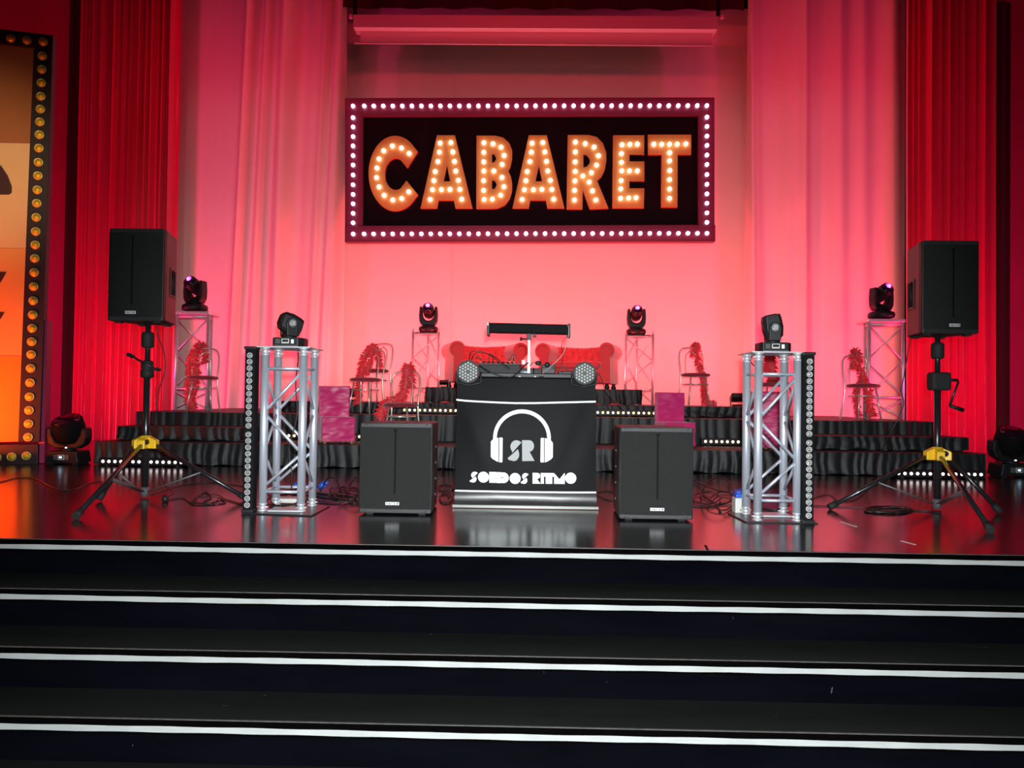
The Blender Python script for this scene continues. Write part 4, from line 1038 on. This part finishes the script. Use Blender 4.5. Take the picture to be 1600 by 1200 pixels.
# banner surface
bl, br = W(710, 792, YB - .01), W(932, 795.5, YB - .01)
tl_, tr_ = W(714.5, 589, TY - .005), W(930.5, 592, TY - .005)
def bsurf(u, v):   # v 0 top .. 1 bottom
    x = (tl_.x + (tr_.x - tl_.x) * u) * (1 - v) + (bl.x + (br.x - bl.x) * u) * v
    zz = (tl_.z + (tr_.z - tl_.z) * u) * (1 - v)
    sag = -.012 * math.sin(math.pi * u) * (1 - v) * (1 if v > .001 else 0)
    z = zz + (.018) * v + sag * 0
    y = tl_.y * (1 - v) + bl.y * v
    y += -.010 * math.sin(math.pi * u) * math.sin(math.pi * v) * 1.4
    y += .010 * math.cos((u - .5 + .18 * (v - .5)) * 9) * math.sin(math.pi * min(v, .9)) * .6
    y += .006 * math.exp(-((u - .85 + .35 * (v - .5)) / .09) ** 2) * math.sin(math.pi * v) - .005 * math.exp(-((u - .17 - .35 * (v - .5)) / .08) ** 2) * math.sin(math.pi * v)
    if v > .885: y -= .010 * math.sin((v - .885) / .115 * math.pi) ** 1.2
    return Vector((x, y, z))
ban = empty('banner', (TB.x, YB, 0)); tag(ban, 'black printed banner with white headphones logo and the words SONIDOS RITMO', 'banner'); c0 = ban.location.copy()
mb = MB().grid(lambda u, v: bsurf(u, v * .885), 70, 90); mb.grid(lambda u, v: bsurf(u, v * .885) + Vector((0, .0015, 0)), 70, 90); mb.build('sheet', 'banner', ban, c0, norm=False)
MB().grid(lambda u, v: bsurf(u, .885 + v * .115), 70, 24).build('bottom_roll', 'roll', ban, c0, norm=False)
MB().cyl(bl + Vector((-.012, 0, -bl.z + .012)), br + Vector((.012, 0, -br.z + .012)), .010, n=12).build('bottom_rod', 'ltgrey', ban, c0)
MB().cyl(tl_ + Vector((0, 0, .0)), tr_ + Vector((0, 0, .0)), .006, n=10).build('top_hem', 'banner', ban, c0)
# printing: pixel outline -> (u,v) on sheet -> follow surface
def inv(px, py):
    d = ray(px, py); u, v = (px - 712) / 219, (py - 591) / 202
    for _ in range(6):
        s0 = bsurf(u, v); r = s0 - CAM; q = CAM + d * (r.y / d.y) - s0
        u += q.x / (tr_.x - tl_.x); v -= q.z / (zt)
    return u, v
def printed(polys, m, nm):
    mb = MB()
    for outer, holes in polys:
        bm = bmesh.new()
        ov = [Vector((*inv(*p), 0)) for p in outer]; hv = [[Vector((*inv(*p), 0)) for p in h] for h in holes]
        tris = tessellate_polygon([ov] + hv); fl = ov + [p for h in hv for p in h]
        vs = [bm.verts.new(p) for p in fl]
        for tr3 in tris:
            try: bm.faces.new([vs[i] for i in tr3])
            except ValueError: pass
        for ax in (0, 1):
            lo = min(p[ax] for p in fl); hi = max(p[ax] for p in fl); c = math.ceil(lo / .02) * .02
            while c < hi:
                nrm = Vector((1, 0, 0)) if ax == 0 else Vector((0, 1, 0)); co = nrm * c
                bmesh.ops.bisect_plane(bm, geom=bm.verts[:] + bm.edges[:] + bm.faces[:], plane_co=co, plane_no=nrm); c += .02
        bm.verts.index_update()
        mb.add([bsurf(v.co.x, v.co.y) + Vector((0, -.0018, 0)) for v in bm.verts], [[v.index for v in f.verts] for f in bm.faces], True)
        bm.free()
    o = mb.build(nm, m, ban, c0, norm=False); return o
Z = lambda pts: [(720 + x / 6.668, 620 + y / 6.668) for x, y in pts]
ar = lambda cx, cy, rx, ry, a0, a1, n=24: [(cx + rx * math.cos(math.radians(a0 + (a1 - a0) * i / n)), cy - ry * math.sin(math.radians(a0 + (a1 - a0) * i / n))) for i in range(n + 1)]
o = printed([(Z([(337, 445)] + ar(637, 430, 300, 298, 180, 0, 40) + [(937, 450), (900, 440)] + ar(637, 432, 263, 260, 0, 180, 40) + [(374, 432)]), []),
         (Z([(313, 470), (325, 452), (345, 438), (393, 427), (391, 676), (378, 674), (330, 645), (313, 625)]), []), (Z([(402, 425), (430, 425), (436, 432), (433, 678), (427, 683), (400, 680)]), []),
         (Z([(840, 428), (866, 430), (864, 682), (836, 683), (830, 676), (833, 434)]), []), (Z([(874, 430), (930, 445), (950, 468), (959, 485), (958, 630), (940, 650), (900, 675), (873, 683)]), [])], 'print_white', 'headphones_print')
Sg = lambda x, y, w_, h_: [[(x + w_ * .98, y + h_ * .10)] + [(x + w_ * (.62 + .42 * math.cos(math.radians(a))), y + h_ * (.31 - .31 * math.sin(math.radians(a)))) for a in range(55, 226, 12)] + [(x + w_ * .34, y + h_ * .60)],
                        [(x, y + h_ * .86), (x + w_ * .74, y + h_ * .43)] + [(x + w_ * (.44 + .38 * math.cos(math.radians(a))), y + h_ * (.68 - .32 * math.sin(math.radians(a)))) for a in range(30, -120, -12)] + [(x + w_ * .1, y + h_ * .95)]]
Rg = lambda x, y, w_, h_, s_=0: [[(x, y), (x + w_ * .6, y)] + [(x + w_ * (.56 + .40 * math.cos(math.radians(a))), y + h_ * (.28 - .28 * math.sin(math.radians(a)))) for a in range(80, -81, -16)] + [(x + w_ * .30, y + h_ * .29), (x + w_, y + h_), (x, y + h_)]]
printed([(Z(p), []) for p in Sg(487, 452, 148, 218)] + [(Z(p), []) for p in [[(638, 452), (715, 452)] + ar(712, 512, 51, 60, 85, -80, 14) + [(718, 574), (768, 668), (640, 670)]]], 'print_grey', 'monogram_print')
polys = []
def shf(pts, k=.012): return Z([(x, y + (x - 90) * k) for x, y in pts])
for p in Sg(90, 780, 90, 112): polys.append((shf(p), []))
def O(cx, cy, r):
    return [[(cx - 2, cy), (cx - 2, cy + r)] + ar(cx, cy, r, r, 267, 92, 24) + [(cx - 2, cy - r)], [(cx + 2, cy - r)] + ar(cx, cy, r, r, 88, -87, 24) + [(cx + 2, cy)]]
def disc(cx, cy, r, up=False):   # disc with a slit from the centre down
    return [[(cx - 1.5, cy)] + [(cx - 1.5, cy + r)] + ar(cx, cy, r, r, 268, -88, 44) + [(cx + 1.5, cy + r), (cx + 1.5, cy)]]
for p in disc(236, 835, 57): polys.append((shf(p), []))
polys += [(shf([(297, 780), (310, 780), (372, 855), (372, 892), (297, 892)]), []), (shf([(314, 780), (372, 780), (372, 848)]), []), (shf([(376, 782), (424, 782), (424, 836), (413, 836), (413, 842), (424, 842), (424, 894), (376, 894)]), []),
          (shf([(428, 784), (445, 784)] + ar(445, 839, 55, 55, 90, -90, 18) + [(428, 894), (428, 842), (452, 842), (452, 836), (428, 836)]), [])]
for p in disc(566, 845, 57): polys.append((shf(p), []))
for p in Sg(622, 788, 86, 112): polys.append((shf(p), []))
for p in Rg(748, 784, 82, 112): polys.append((shf(p), []))
polys += [(shf([(833, 784), (866, 784), (866, 896), (833, 896)]), []), (shf([(869, 784), (918, 784), (918, 896), (884, 896), (884, 822), (869, 822)]), []), (shf([(921, 784), (968, 784), (968, 822), (953, 822), (953, 896), (921, 896)]), []),
          (shf([(972, 784), (1027, 848), (1078, 784), (1083, 784), (1083, 896), (972, 896)]), [])]
for p in disc(1145, 835, 58): polys.append((shf(p), []))
printed(polys, 'print_white', 'lettering_print')
def wline(pts, th): 
    return ([(x, y - th / 2) for x, y in pts] + [(x, y + th / 2) for x, y in pts[::-1]], [])
printed([wline([(713.2, 624.6), (725, 626), (745, 627.3), (775, 628.8), (805, 629.9), (835, 629.9), (870, 629), (905, 628.2), (931, 627.6)], 2.6),
         wline([(711, 766.6), (740, 767.3), (780, 768), (830, 768.8), (880, 769.3), (931.4, 769.4)], 2.5)], 'print_white', 'line_print')

# par cans on the banner's top corners
def par_can(label, px, py, Y, r_px):
    c = W(px, py, Y); r = r_px / F_PX * Y; t = empty('par_light', c); tag(t, label, 'stage light', 'round LED par lights on the DJ booth')
    n = 12
    MB().lathe([(r * .75, .11), (r * .92, .09), (r, .02), (r, .0), (r * .97, -.006), (r * .86, -.008), (r * .86, .0), (.01, .0)], n=n, axis=(0, 1, 0), smooth=False).build('housing', 'blackpl', t)
    MB().lathe([(r * .99, .004), (r * .99, -.010), (r * .84, -.010), (r * .84, .004)], n=n, axis=(0, 1, 0), smooth=False).build('front_ring', 'darkgrey', t)
    lp = [(0, 0)] if False else []
    s_ = r * .78 / 3.05
    for i in range(-3, 4):
        for j in range(-3, 4):
            k = -i - j
            if max(abs(i), abs(j), abs(k)) <= 3 and not (i == 0 and j == 0): lp.append((s_ * (i + j / 2) * 1.0, s_ * j * .88))
    mb = MB()
    for x, z in lp: mb.lathe([(s_ * .36, .0), (s_ * .34, -.006), (s_ * .2, -.009), (.0005, -.010)], (z, 0, x), (0, 1, 0), 8)
    o = mb.build('led_lenses', 'parlens', t); o['kind'] = 'stuff'
    MB().tube([(-r * 1.04, .05, 0), (-r * 1.04, .06, -r * .9), (0, .07, -r * 1.12), (r * 1.04, .06, -r * .9), (r * 1.04, .05, 0)], .006, 6).build('bracket', 'blackpl', t)
par_can('round LED par light on the left top corner of the DJ booth', 731.5, 581, YB - .09, 18.6)
par_can('round LED par light on the right top corner of the DJ booth', 913.5, 583.5, YB - .09, 18.6)

# light bar on its own silver stand
ly = TY + .12
b0 = W(826, 589, ly); b1 = W(826.5, 521, ly)
t = empty('light_stand', (b0.x, ly, zt)); c0 = t.location.copy(); tag(t, 'short square silver stand with clamp on the DJ booth, carrying the dark light bar', 'stand')
MB().box(b0.x - .0105, b0.x + .0105, ly - .0105, ly + .0105, zt, W(826, 557, ly).z).build('lower_tube', 'ltgrey', t, c0, bevel=.002)
MB().box(b0.x - .008, b0.x + .008, ly - .008, ly + .008, W(826, 559, ly).z, b1.z).build('upper_tube', 'ltgrey', t, c0, bevel=.002)
MB().box(b0.x - .018, b0.x + .018, ly - .018, ly + .018, zt, zt + .025).build('socket', 'blackpl', t, c0)
MB().box(b0.x - .016, b0.x + .016, ly - .016, ly + .016, b1.z - .045, b1.z).build('clamp', 'blackpl', t, c0, bevel=.003)
k1 = W(817, 529.5, ly - .01); k2 = W(833, 524, ly - .01)
MB().cyl((k1.x - .012, ly, k1.z), (b0.x, ly, k1.z), .0065, n=8).build('clamp_knob', 'blackpl', t, c0)
MB().cyl((k1.x - .020, ly, k1.z), (k1.x - .006, ly, k1.z), .013, n=10).build('clamp_knob', 'blackpl', t, c0)
MB().box(k2.x - .002, k2.x + .022, ly - .014, ly + .014, k2.z - .012, k2.z + .018).build('side_clamp', 'blackpl', t, c0, bevel=.003)
e0 = W(764, 518, ly - .0); e1 = W(888, 521, ly)
t = empty('light_bar', (b0.x, ly, b1.z)); c0 = t.location.copy(); tag(t, 'long dark light bar across the top of the silver stand above the DJ booth', 'LED bar')
dd = (e1 - e0)
def bb(u0, u1, y0, y1, z0, z1, nm, m, bv=.004):
    a = e0 + dd * u0; b = e0 + dd * u1
    vs = [Vector((p.x, ly + y, p.z + z)) for z in (z0, z1) for y in (y0, y1) for p in (a, b)]
    return MB().hexa(vs).build(nm, m, t, c0, bevel=bv)
bb(.0, 1, -.055, .035, -.010, .055, 'housing', 'matteblk', .010)
for u in (-.022, .985):
    bb(u, u + .035, -.06, .04, -.032, .060, 'end_cap', 'blackpl', .004)
cap0 = bb(-.018, .0, -.062, -.06, .035, .058, 'corner_mark', 'ltgrey', .001)

# gear on the table
def gear(name, label, px0, px1, py0, py1, Y, m, d=.2, extra=None):
    a = W(px0, py1, Y); b = W(px1, py0, Y); z0 = max(zt, a.z)
    t = empty(name, ((a.x + b.x) / 2, Y, z0)); tag(t, label, 'DJ gear'); c0 = t.location.copy()
    MB().box(a.x, b.x, Y, Y + d, z0, b.z).build('body', m, t, c0, bevel=.006)
    return t, c0, a, b
g, c0, a, b = gear('dj_mixer', 'grey DJ mixer standing left on the booth behind the left par light', 748, 813, 570, 584, TY + .16, 'darkgrey', .25)
MB().box(a.x - .005, b.x + .005, TY + .15, TY + .42, b.z, b.z + .006).build('top_panel', 'ltgrey' if False else 'blackpl', g, c0)
for i in range(7): MB().cyl((a.x + .03 + i * .033, TY + .2, b.z + .006), (a.x + .03 + i * .033, TY + .2, b.z + .022), .007, n=8).build('knob', 'blackpl', g, c0)
g, c0, a, b = gear('dj_controller', 'dark flat DJ controller along the front edge of the booth', 750, 905, 584, 592, TY + .03, 'blackpl', .12)
for px in (812, 836): p_ = W(px, 588.5, TY + .029); MB().cyl((p_.x, p_.y, p_.z), (p_.x, p_.y - .006, p_.z), .005, n=8).build('screw', 'ltgrey', g, c0)
for px in (803, 846): p_ = W(px, 588.5, TY + .029); MB().box(p_.x - .016, p_.x + .016, p_.y - .002, p_.y, p_.z - .003, p_.z + .003).build('slot', 'matteblk', g, c0)
g = empty('cable_roll', (W(820, 580, TY + .2).x, TY + .2, zt)); tag(g, 'grey rolled cloth lying on the booth behind the stand foot', 'roll'); c0 = g.location.copy()
a = W(797, 578, TY + .17); b = W(845, 579, TY + .17)
MB().cyl(Vector((a.x, TY + .19, zt + .05)), Vector((b.x, TY + .19, zt + .05)), .028, n=16).build('roll', 'midgrey', g, c0)
for u in (.2, .75): MB().cyl(Vector((a.x + (b.x - a.x) * u, TY + .19, zt + .05)), Vector((a.x + (b.x - a.x) * u + .008, TY + .19, zt + .05)), .0295, n=16).build('strap', 'matteblk', g, c0)
g, c0, a, b = gear('power_adapter', 'black power adapter heap right of the stand on the booth', 846, 868, 570, 584, TY + .2, 'blackpl', .12)
g, c0, a, b = gear('wireless_receiver', 'black receiver box lying right on the booth beside the right par light', 872, 897, 580, 587, TY + .18, 'blackpl', .12)

def cable(name, label, pts, r=.004, m='cable', cat='cable', group=None, n=8, sides=6):
    path = smooth_path(pts, n); o = MB().tube(path, r, sides).build(name, m, None, path[0]); tag(o, label, cat, group); return o
def C(px, py, Y): return W(px, py, Y)
ty = TY + .1
cable('audio_cable', 'black cable arching from the left par light high over the mixer', [C(733, 563, ty), C(735, 552, ty + .05), C(743, 548.5, ty + .05), C(762, 553, ty + .05), C(780, 566, ty), C(795, 578, ty)], .003)
cable('audio_cable', 'second black cable looping under the first over the mixer', [C(736, 566, ty), C(741, 553, ty + .05), C(752, 550.5, ty + .06), C(772, 557, ty + .06), C(788, 570, ty + .02), C(797, 576, ty)], .003)
cable('audio_cable', 'thick black cable sagging in front of the mixer from the left par light', [C(749, 571, ty - .06), C(765, 581, ty - .09), C(785, 588, ty - .1), C(803, 587, ty - .1), C(818, 573, ty - .06), C(825, 567, ty)], .0048)
cable('audio_cable', 'black cable with brass plug at the left end of the mixer', [C(738, 560, ty + .1), C(744, 557, ty + .1), C(748, 558, ty + .1), C(750, 563, ty + .1)], .0028)
cable('audio_cable', 'small black cable loop above the middle of the mixer', [C(764, 569, ty + .1), C(764, 556, ty + .1), C(767, 552.5, ty + .1), C(770, 556, ty + .1), C(771, 563, ty + .1)], .0028)
cable('audio_cable', 'black cable loop above the right end of the mixer', [C(799, 562, ty + .1), C(800, 555, ty + .1), C(804, 555, ty + .1), C(809, 561, ty + .1), C(812, 570, ty + .1)], .0028)
for i, (px, y0, y1) in enumerate(((750.5, 571, 560), (770.5, 571, 561), (796, 571, 560), (802.5, 571, 560))):
    a = C(px, y0, ty + .1); b = C(px, y1, ty + .1)
    o = MB().cyl(a, b, .0035, n=8).cyl(b, b + Vector((0, 0, .012)), .0022, n=8).build('jack_plug', 'gold_pin', None, a)
    tag(o, ['brass jack plug at the left end of the mixer', 'brass jack plug in the small loop above the middle of the mixer', 'left of the two brass jack plugs near the light stand', 'right of the two brass jack plugs near the light stand'][i], 'plug')
cable('power_cable', 'thin pale cable falling from the right end of the light bar to the booth', [C(887, 508, ly - .08), C(889, 516, ly - .1), C(886, 535, ly - .08), C(880, 552, ly - .08), C(868, 566, ly - .08), C(847, 584, ly - .05)], .0028, 'gcable')
cable('power_cable', 'thin dark cable hanging from the light bar behind the pale one', [C(887, 524, ly), C(880, 533, ly), C(877.5, 541, ly), C(880, 556, ly + .05), C(878, 568, ly), C(876, 580, ly)], .0024)
cable('audio_cable', 'tangled black cable right of the light stand on the booth', [C(828, 572, ty), C(834, 566, ty), C(842, 569, ty), C(849, 574, ty), C(860, 570, ty), C(868, 578, ty), C(880, 582, ty)], .0035)
cable('audio_cable', 'black cable loop beside the right par light', [C(862, 578, ty), C(864, 571, ty), C(872, 569.5, ty), C(881, 573, ty), C(887, 579, ty), C(893, 582, ty)], .0028)
cable('power_cable', 'long cable running from the right par light down to the right LED bar', [C(931, 582, 5.3), C(936, 585, 5.8), C(941, 595, 6.5), C(946, 608, 7.2), C(960, 625, 7.8), C(972, 638, 8.2), C(990, 657, 8.5)], .004, 'gcable')
o = MB().ball(C(841, 567.5, ty), (.022, .015, .016)).ball(C(855, 570, ty), (.018, .015, .018)).build('cable_plug', 'blackpl', None, C(841, 574, ty)); tag(o, 'pair of chunky black plugs in the cable tangle on the booth', 'plug')
o = MB().box(*(lambda p: (p.x - .012, p.x + .012, p.y - .01, p.y + .01, p.z - .02, p.z + .012))(C(818, 565, ty + .05))).build('cable_connector', 'ltgrey', None, C(818, 571, ty + .05), bevel=.003); tag(o, 'small pale connector just left of the light stand tube', 'plug')

# ================================================================== FLOOR CABLES AND BOXES
def Fp(px, py, z=.006): 
    g = G(px, py, z); return g
rnd = random.Random(77)
def floor_coil(name, label, cx, cy, rx, ry, turns, r=.0045, m='cable', jit=.25, seed=1, lift=.0, tail=None):
    rr = random.Random(seed); pts = []
    N = int(turns * 8)
    for i in range(N + 1):
        a = i * 2 * math.pi / 8 + rr.uniform(-.2, .2); k = 1 + rr.uniform(-jit, jit)
        pts.append(Fp(cx + rx * k * math.cos(a), cy + ry * k * math.sin(a), .006 + lift * abs(math.sin(a * .7 + seed)) + .0018 * (i % 5)))
    if tail: pts += [Fp(*q) for q in tail]
    return cable(name, label, pts, r, m)
def fcable(label, pts, r=.0045, m='cable', name='floor_cable'):
    return cable(name, label, [Fp(*p) if len(p) == 2 else Fp(p[0], p[1], p[2]) for p in pts], r, m)
fcable('thin cable snaking on the floor in front of the left marquee panel', [(-20, 758), (5, 752), (25, 747), (45, 746.5), (60, 750), (80, 761), (100, 766), (120, 764), (140, 755), (160, 752)], .0045)
fcable('thin cable from the left LED bar forward to the left speaker stand', [(254, 728), (253, 742), (258, 756), (270, 768), (262, 775)], .003)
fcable('pale cable arching behind the left speaker stand towards the left truss', [(236, 772), (262, 764), (290, 757), (325, 754), (360, 757), (385, 760)], .004)
fcable('wriggling black cable between the left speaker stand and left truss', [(262, 781), (285, 778), (300, 786), (310, 775), (322, 769), (330, 777), (318, 784), (335, 787), (352, 785), (345, 779), (365, 784), (385, 790)], .0042)
floor_coil('floor_cable', 'loose cable loops between the left speaker stand and left truss', 322, 780, 24, 7, 1.6, .0038, seed=4)
o = MB().lathe([(.012, 0), (.022, .012), (.018, .03), (.008, .045)], Fp(258, 784, 0), n=12).build('cable_plug', 'blackpl', None, Fp(258, 784, 0)); tag(o, 'black plug lying on the floor right of the left speaker stand', 'plug')
for i, (cx, cy, rx, ry, tn) in enumerate(((540, 770, 26, 9, 2.2), (520, 776, 45, 8, 1.6), (555, 762, 14, 13, 1.5), (552, 775, 30, 10, 1.4))):
    floor_coil('floor_cable', ['coiled black cable at the left side of the left subwoofer, main coil', 'wide flat cable coil between the left truss and left subwoofer', 'small raised cable loop touching the left subwoofer', 'loose outer cable loop left of the left subwoofer'][i], cx, cy, rx, ry, tn, .0045, seed=20 + i, lift=.03 if i in (2, 3) else 0)
fcable('bundle cable running from the left truss to the left subwoofer, rear strand', [(478, 766), (500, 771), (525, 773), (548, 776), (566, 777)], .006)
fcable('bundle cable running from the left truss to the left subwoofer, front strand', [(480, 772), (503, 777), (528, 779), (550, 780), (570, 780)], .006)
fcable('grey cable curling from the left truss past the cable bundle to the subwoofer', [(500, 768, .02), (512, 748, .12), (523, 748, .14), (530, 760, .08), (535, 775), (548, 786), (562, 786)], .004)
for i, (cx, cy, rx, ry, tn) in enumerate(((697, 762, 12, 5, 2.2), (696, 778, 9, 7, 2.2))):
    floor_coil('floor_cable', ['upper of two cable coils between the left subwoofer and the banner', 'lower of two cable coils between the left subwoofer and the banner'][i], cx, cy, rx, ry, tn, .0045, seed=40 + i)
fcable('black cable climbing from the floor between left subwoofer and banner to the riser', [(688, 745), (693, 725, .05), (701, 700, .15), (706, 680, .2)], .004)
fcable('black cable loop between the banner and the right subwoofer', [(928, 771), (940, 768), (950, 767), (960, 769)], .004)
fcable('lower black cable between the banner and the right subwoofer', [(930, 771), (940, 777), (950, 781), (962, 782)], .004)
for i, (cx, cy, rx, ry, tn) in enumerate(((1122, 768, 26, 20, 1.3), (1105, 778, 22, 9, 1.5), (1130, 782, 22, 14, 1.2))):
    floor_coil('floor_cable', ['largest cable loop between the right subwoofer and the right truss', 'tight cable loops beside the right subwoofer', 'front cable loop before the white socket box'][i], cx, cy, rx, ry, tn, .0045, seed=60 + i, lift=.05 if i == 0 else .015, jit=.12)
fcable('long cable from the right subwoofer to the blue plugs, rear strand', [(1083, 750, .02), (1100, 758, .03), (1122, 766, .03), (1142, 770, .03), (1150, 776, .04)], .006)
fcable('long cable from the right subwoofer to the blue plugs, front strand', [(1083, 791), (1105, 791), (1128, 789), (1148, 790)], .0045)
fcable('cable bent from the coil towards the white socket box', [(1095, 772), (1108, 780), (1120, 788), (1124, 797), (1128, 801)], .0045)
floor_coil('floor_cable', 'flat coil of black cable at the foot of the right speaker stand', 1390, 796, 32, 5, 4.5, .005, seed=80, tail=[(1440, 798), (1470, 802)])
fcable('thin black cable from the right truss along the floor to the coil', [(1268, 780), (1285, 774), (1298, 774), (1312, 783), (1335, 781), (1352, 768), (1356, 760)], .0035)
fcable('straight black cable from the right truss to the flat coil', [(1268, 790), (1300, 791), (1340, 793), (1365, 795)], .004)
# speaker leads
cable('speaker_cable', 'black lead hanging from the left loudspeaker beside its stand', [C(243, 503, 5.4), C(247, 525, 5.4), C(256, 550, 5.4), C(258, 578, 5.4), C(251, 600, 5.4), C(245, 625, 5.4), C(246, 642, 5.4)], .0035)
cable('speaker_cable', 'black lead hanging from the right loudspeaker past the tall truss stand', [C(1423, 526, 5.4), C(1417, 560, 5.4), C(1412, 590, 5.4), C(1408, 610, 5.4), C(1412, 630, 5.4), C(1405, 650, 5.4), C(1390, 680, 5.4), C(1372, 715, 5.3), C(1370, 735, 5.2)], .0035)
# left tower base
def box_thing(name, label, cat, px0, px1, py, h, d, m, z=0.0, Y=None):
    a = Fp(px0, py, z); b = Fp(px1, py, z); a.z = b.z = z; c0 = Vector(((a.x + b.x) / 2, a.y, z)); t = empty(name, c0); tag(t, label, cat)
    MB().box(a.x, b.x, a.y, a.y + d, z, z + h).build('body', m, t, c0, bevel=.008); return t, c0, a, b
t, c0, a, b = box_thing('socket_box', 'white socket box on the floor at the foot of the right truss tower', 'socket box', 1149, 1172, 803, .10, .09, 'ltgrey')
MB().box(a.x + .004, b.x - .004, a.y + .004, a.y + .085, .10, .125).build('lid', 'blue', t, c0, bevel=.008)
MB().cyl((a.x + .03, a.y + .04, .12), (a.x + .03, a.y + .04, .14), .022, n=14).build('socket', 'blue', t, c0)
for i, (px, py) in enumerate(((1145, 772), (1175, 776))):
    p_ = Fp(px, py, .02); o = MB().cyl(p_, p_ + Vector((.05, .02, .02)), .018, .024, n=12).cyl(p_ + Vector((.05, .02, .02)), p_ + Vector((.075, .03, .03)), .015, n=12).build('power_plug', 'blue', None, Vector((p_.x, p_.y, 0)))
    tag(o, ['blue power plug left of the white socket box', 'blue power plug behind the tubes of the right truss tower'][i], 'plug')
t, c0, a, b = box_thing('socket_box', 'grey socket box inside the foot of the left truss tower', 'socket box', 424, 470, 786, .03, .12, 'ltgrey', .012)
for i, (px, py) in enumerate(((458, 762), (466, 770), (498, 762))):
    p_ = Fp(px, py, .03); o = MB().cyl(p_, p_ + Vector((.045, -.01, .03)), .019, .025, n=12).cyl(p_ + Vector((.045, -.01, .03)), p_ + Vector((.07, -.015, .045)), .015, n=12).build('power_plug', 'blue', None, Vector((p_.x, p_.y, 0)))
    tag(o, ['rear blue power plug at the foot of the left truss tower', 'front blue power plug at the foot of the left truss tower', 'blue power plug right of the left truss tower'][i], 'plug')
for i, (cx, cy, rx, ry) in enumerate(((452, 772, 30, 9), (446, 782, 26, 8))):
    floor_coil('floor_cable', ['rear tangle of cable inside the left truss tower foot', 'front tangle of cable inside the left truss tower foot'][i], cx, cy, rx, ry, 1.8, .0045, seed=90 + i, lift=.03)
floor_coil('floor_cable', 'tangle of cable inside the right truss tower foot', 1205, 790, 26, 7, 1.6, .0045, seed=95, lift=.03)
for (nm, px, lab) in (('a', 443, 'silver-edged black plate lying in the left truss tower foot'), ('b', 1212, 'silver-edged black plate lying in the right truss tower foot')):
    p_ = Fp(px, 800 if px < 800 else 808, .01)
    o = MB().box(p_.x - .1, p_.x + .1, p_.y, p_.y + .14, .0085, .020).build('floor_plate', 'alud', None, Vector((p_.x, p_.y, .0085)), bevel=.004); tag(o, lab, 'plate')
cable('power_cable', 'black cable running up inside the left truss tower to its moving head', [C(464, 535, 4.95), C(466, 560, 4.9), C(462, 600, 4.85), C(464, 650, 4.85), C(452, 700, 4.85), C(456, 740, 4.85), C(455, 770, 4.8)], .004)
cable('power_cable', 'black cable looping from the right moving head down inside the truss tower', [C(1187, 556, 4.9), C(1177, 556, 4.95), C(1173, 565, 4.95), C(1190, 590, 4.85), C(1184, 640, 4.85), C(1172, 680, 4.85), C(1182, 740, 4.85), C(1178, 775, 4.8)], .004)
cable('power_cable', 'black cable bent behind the right tubes of the right truss tower', [C(1228, 590, 4.9), C(1237, 620, 4.88), C(1233, 650, 4.88), C(1240, 700, 4.88), C(1222, 745, 4.85), C(1200, 765, 4.8)], .005)
# par fixture lighting the marquee panel
g = G(-6, 728); t = empty('flood_light', (g.x, g.y, 0)); tag(t, 'black floor flood at the left edge in front of the marquee panel', 'stage light'); c0 = t.location.copy()
MB().box(g.x - .35, g.x + .095, g.y - .2, g.y - .08, .02, .11).build('housing', 'blackpl', t, c0, bevel=.01)
for x in (g.x - .3, g.x + .05): MB().box(x - .02, x + .02, g.y - .2, g.y - .08, 0, .03).build('foot', 'rubber', t, c0)
# worn tape marks
for i, (a_, b_) in enumerate((((1313, 815), (1338, 823)), ((1408, 845), (1430, 851)), ((1102, 852), (1106, 860)))):
    a = Fp(*a_, 0); b = Fp(*b_, 0); d = (b - a).normalized() * 1; q = Vector((-d.y, d.x, 0)) * .006
    o = MB().add([a - q, b - q, b + q, a + q, a - q + Vector((0, 0, .0012)), b - q + Vector((0, 0, .0012)), b + q + Vector((0, 0, .0012)), a + q + Vector((0, 0, .0012))], [(0, 3, 2, 1), (4, 5, 6, 7), (0, 1, 5, 4), (1, 2, 6, 5), (2, 3, 7, 6), (3, 0, 4, 7)]).build('floor_tape', ['ltgrey', 'ltgrey', 'matteblk'][i], None, a)
    tag(o, ['worn white tape mark on the floor right of the right truss tower', 'worn white tape mark on the floor near the stage edge at right', 'short dark tape scrap near the stage edge in front of the right subwoofer'][i], 'tape')
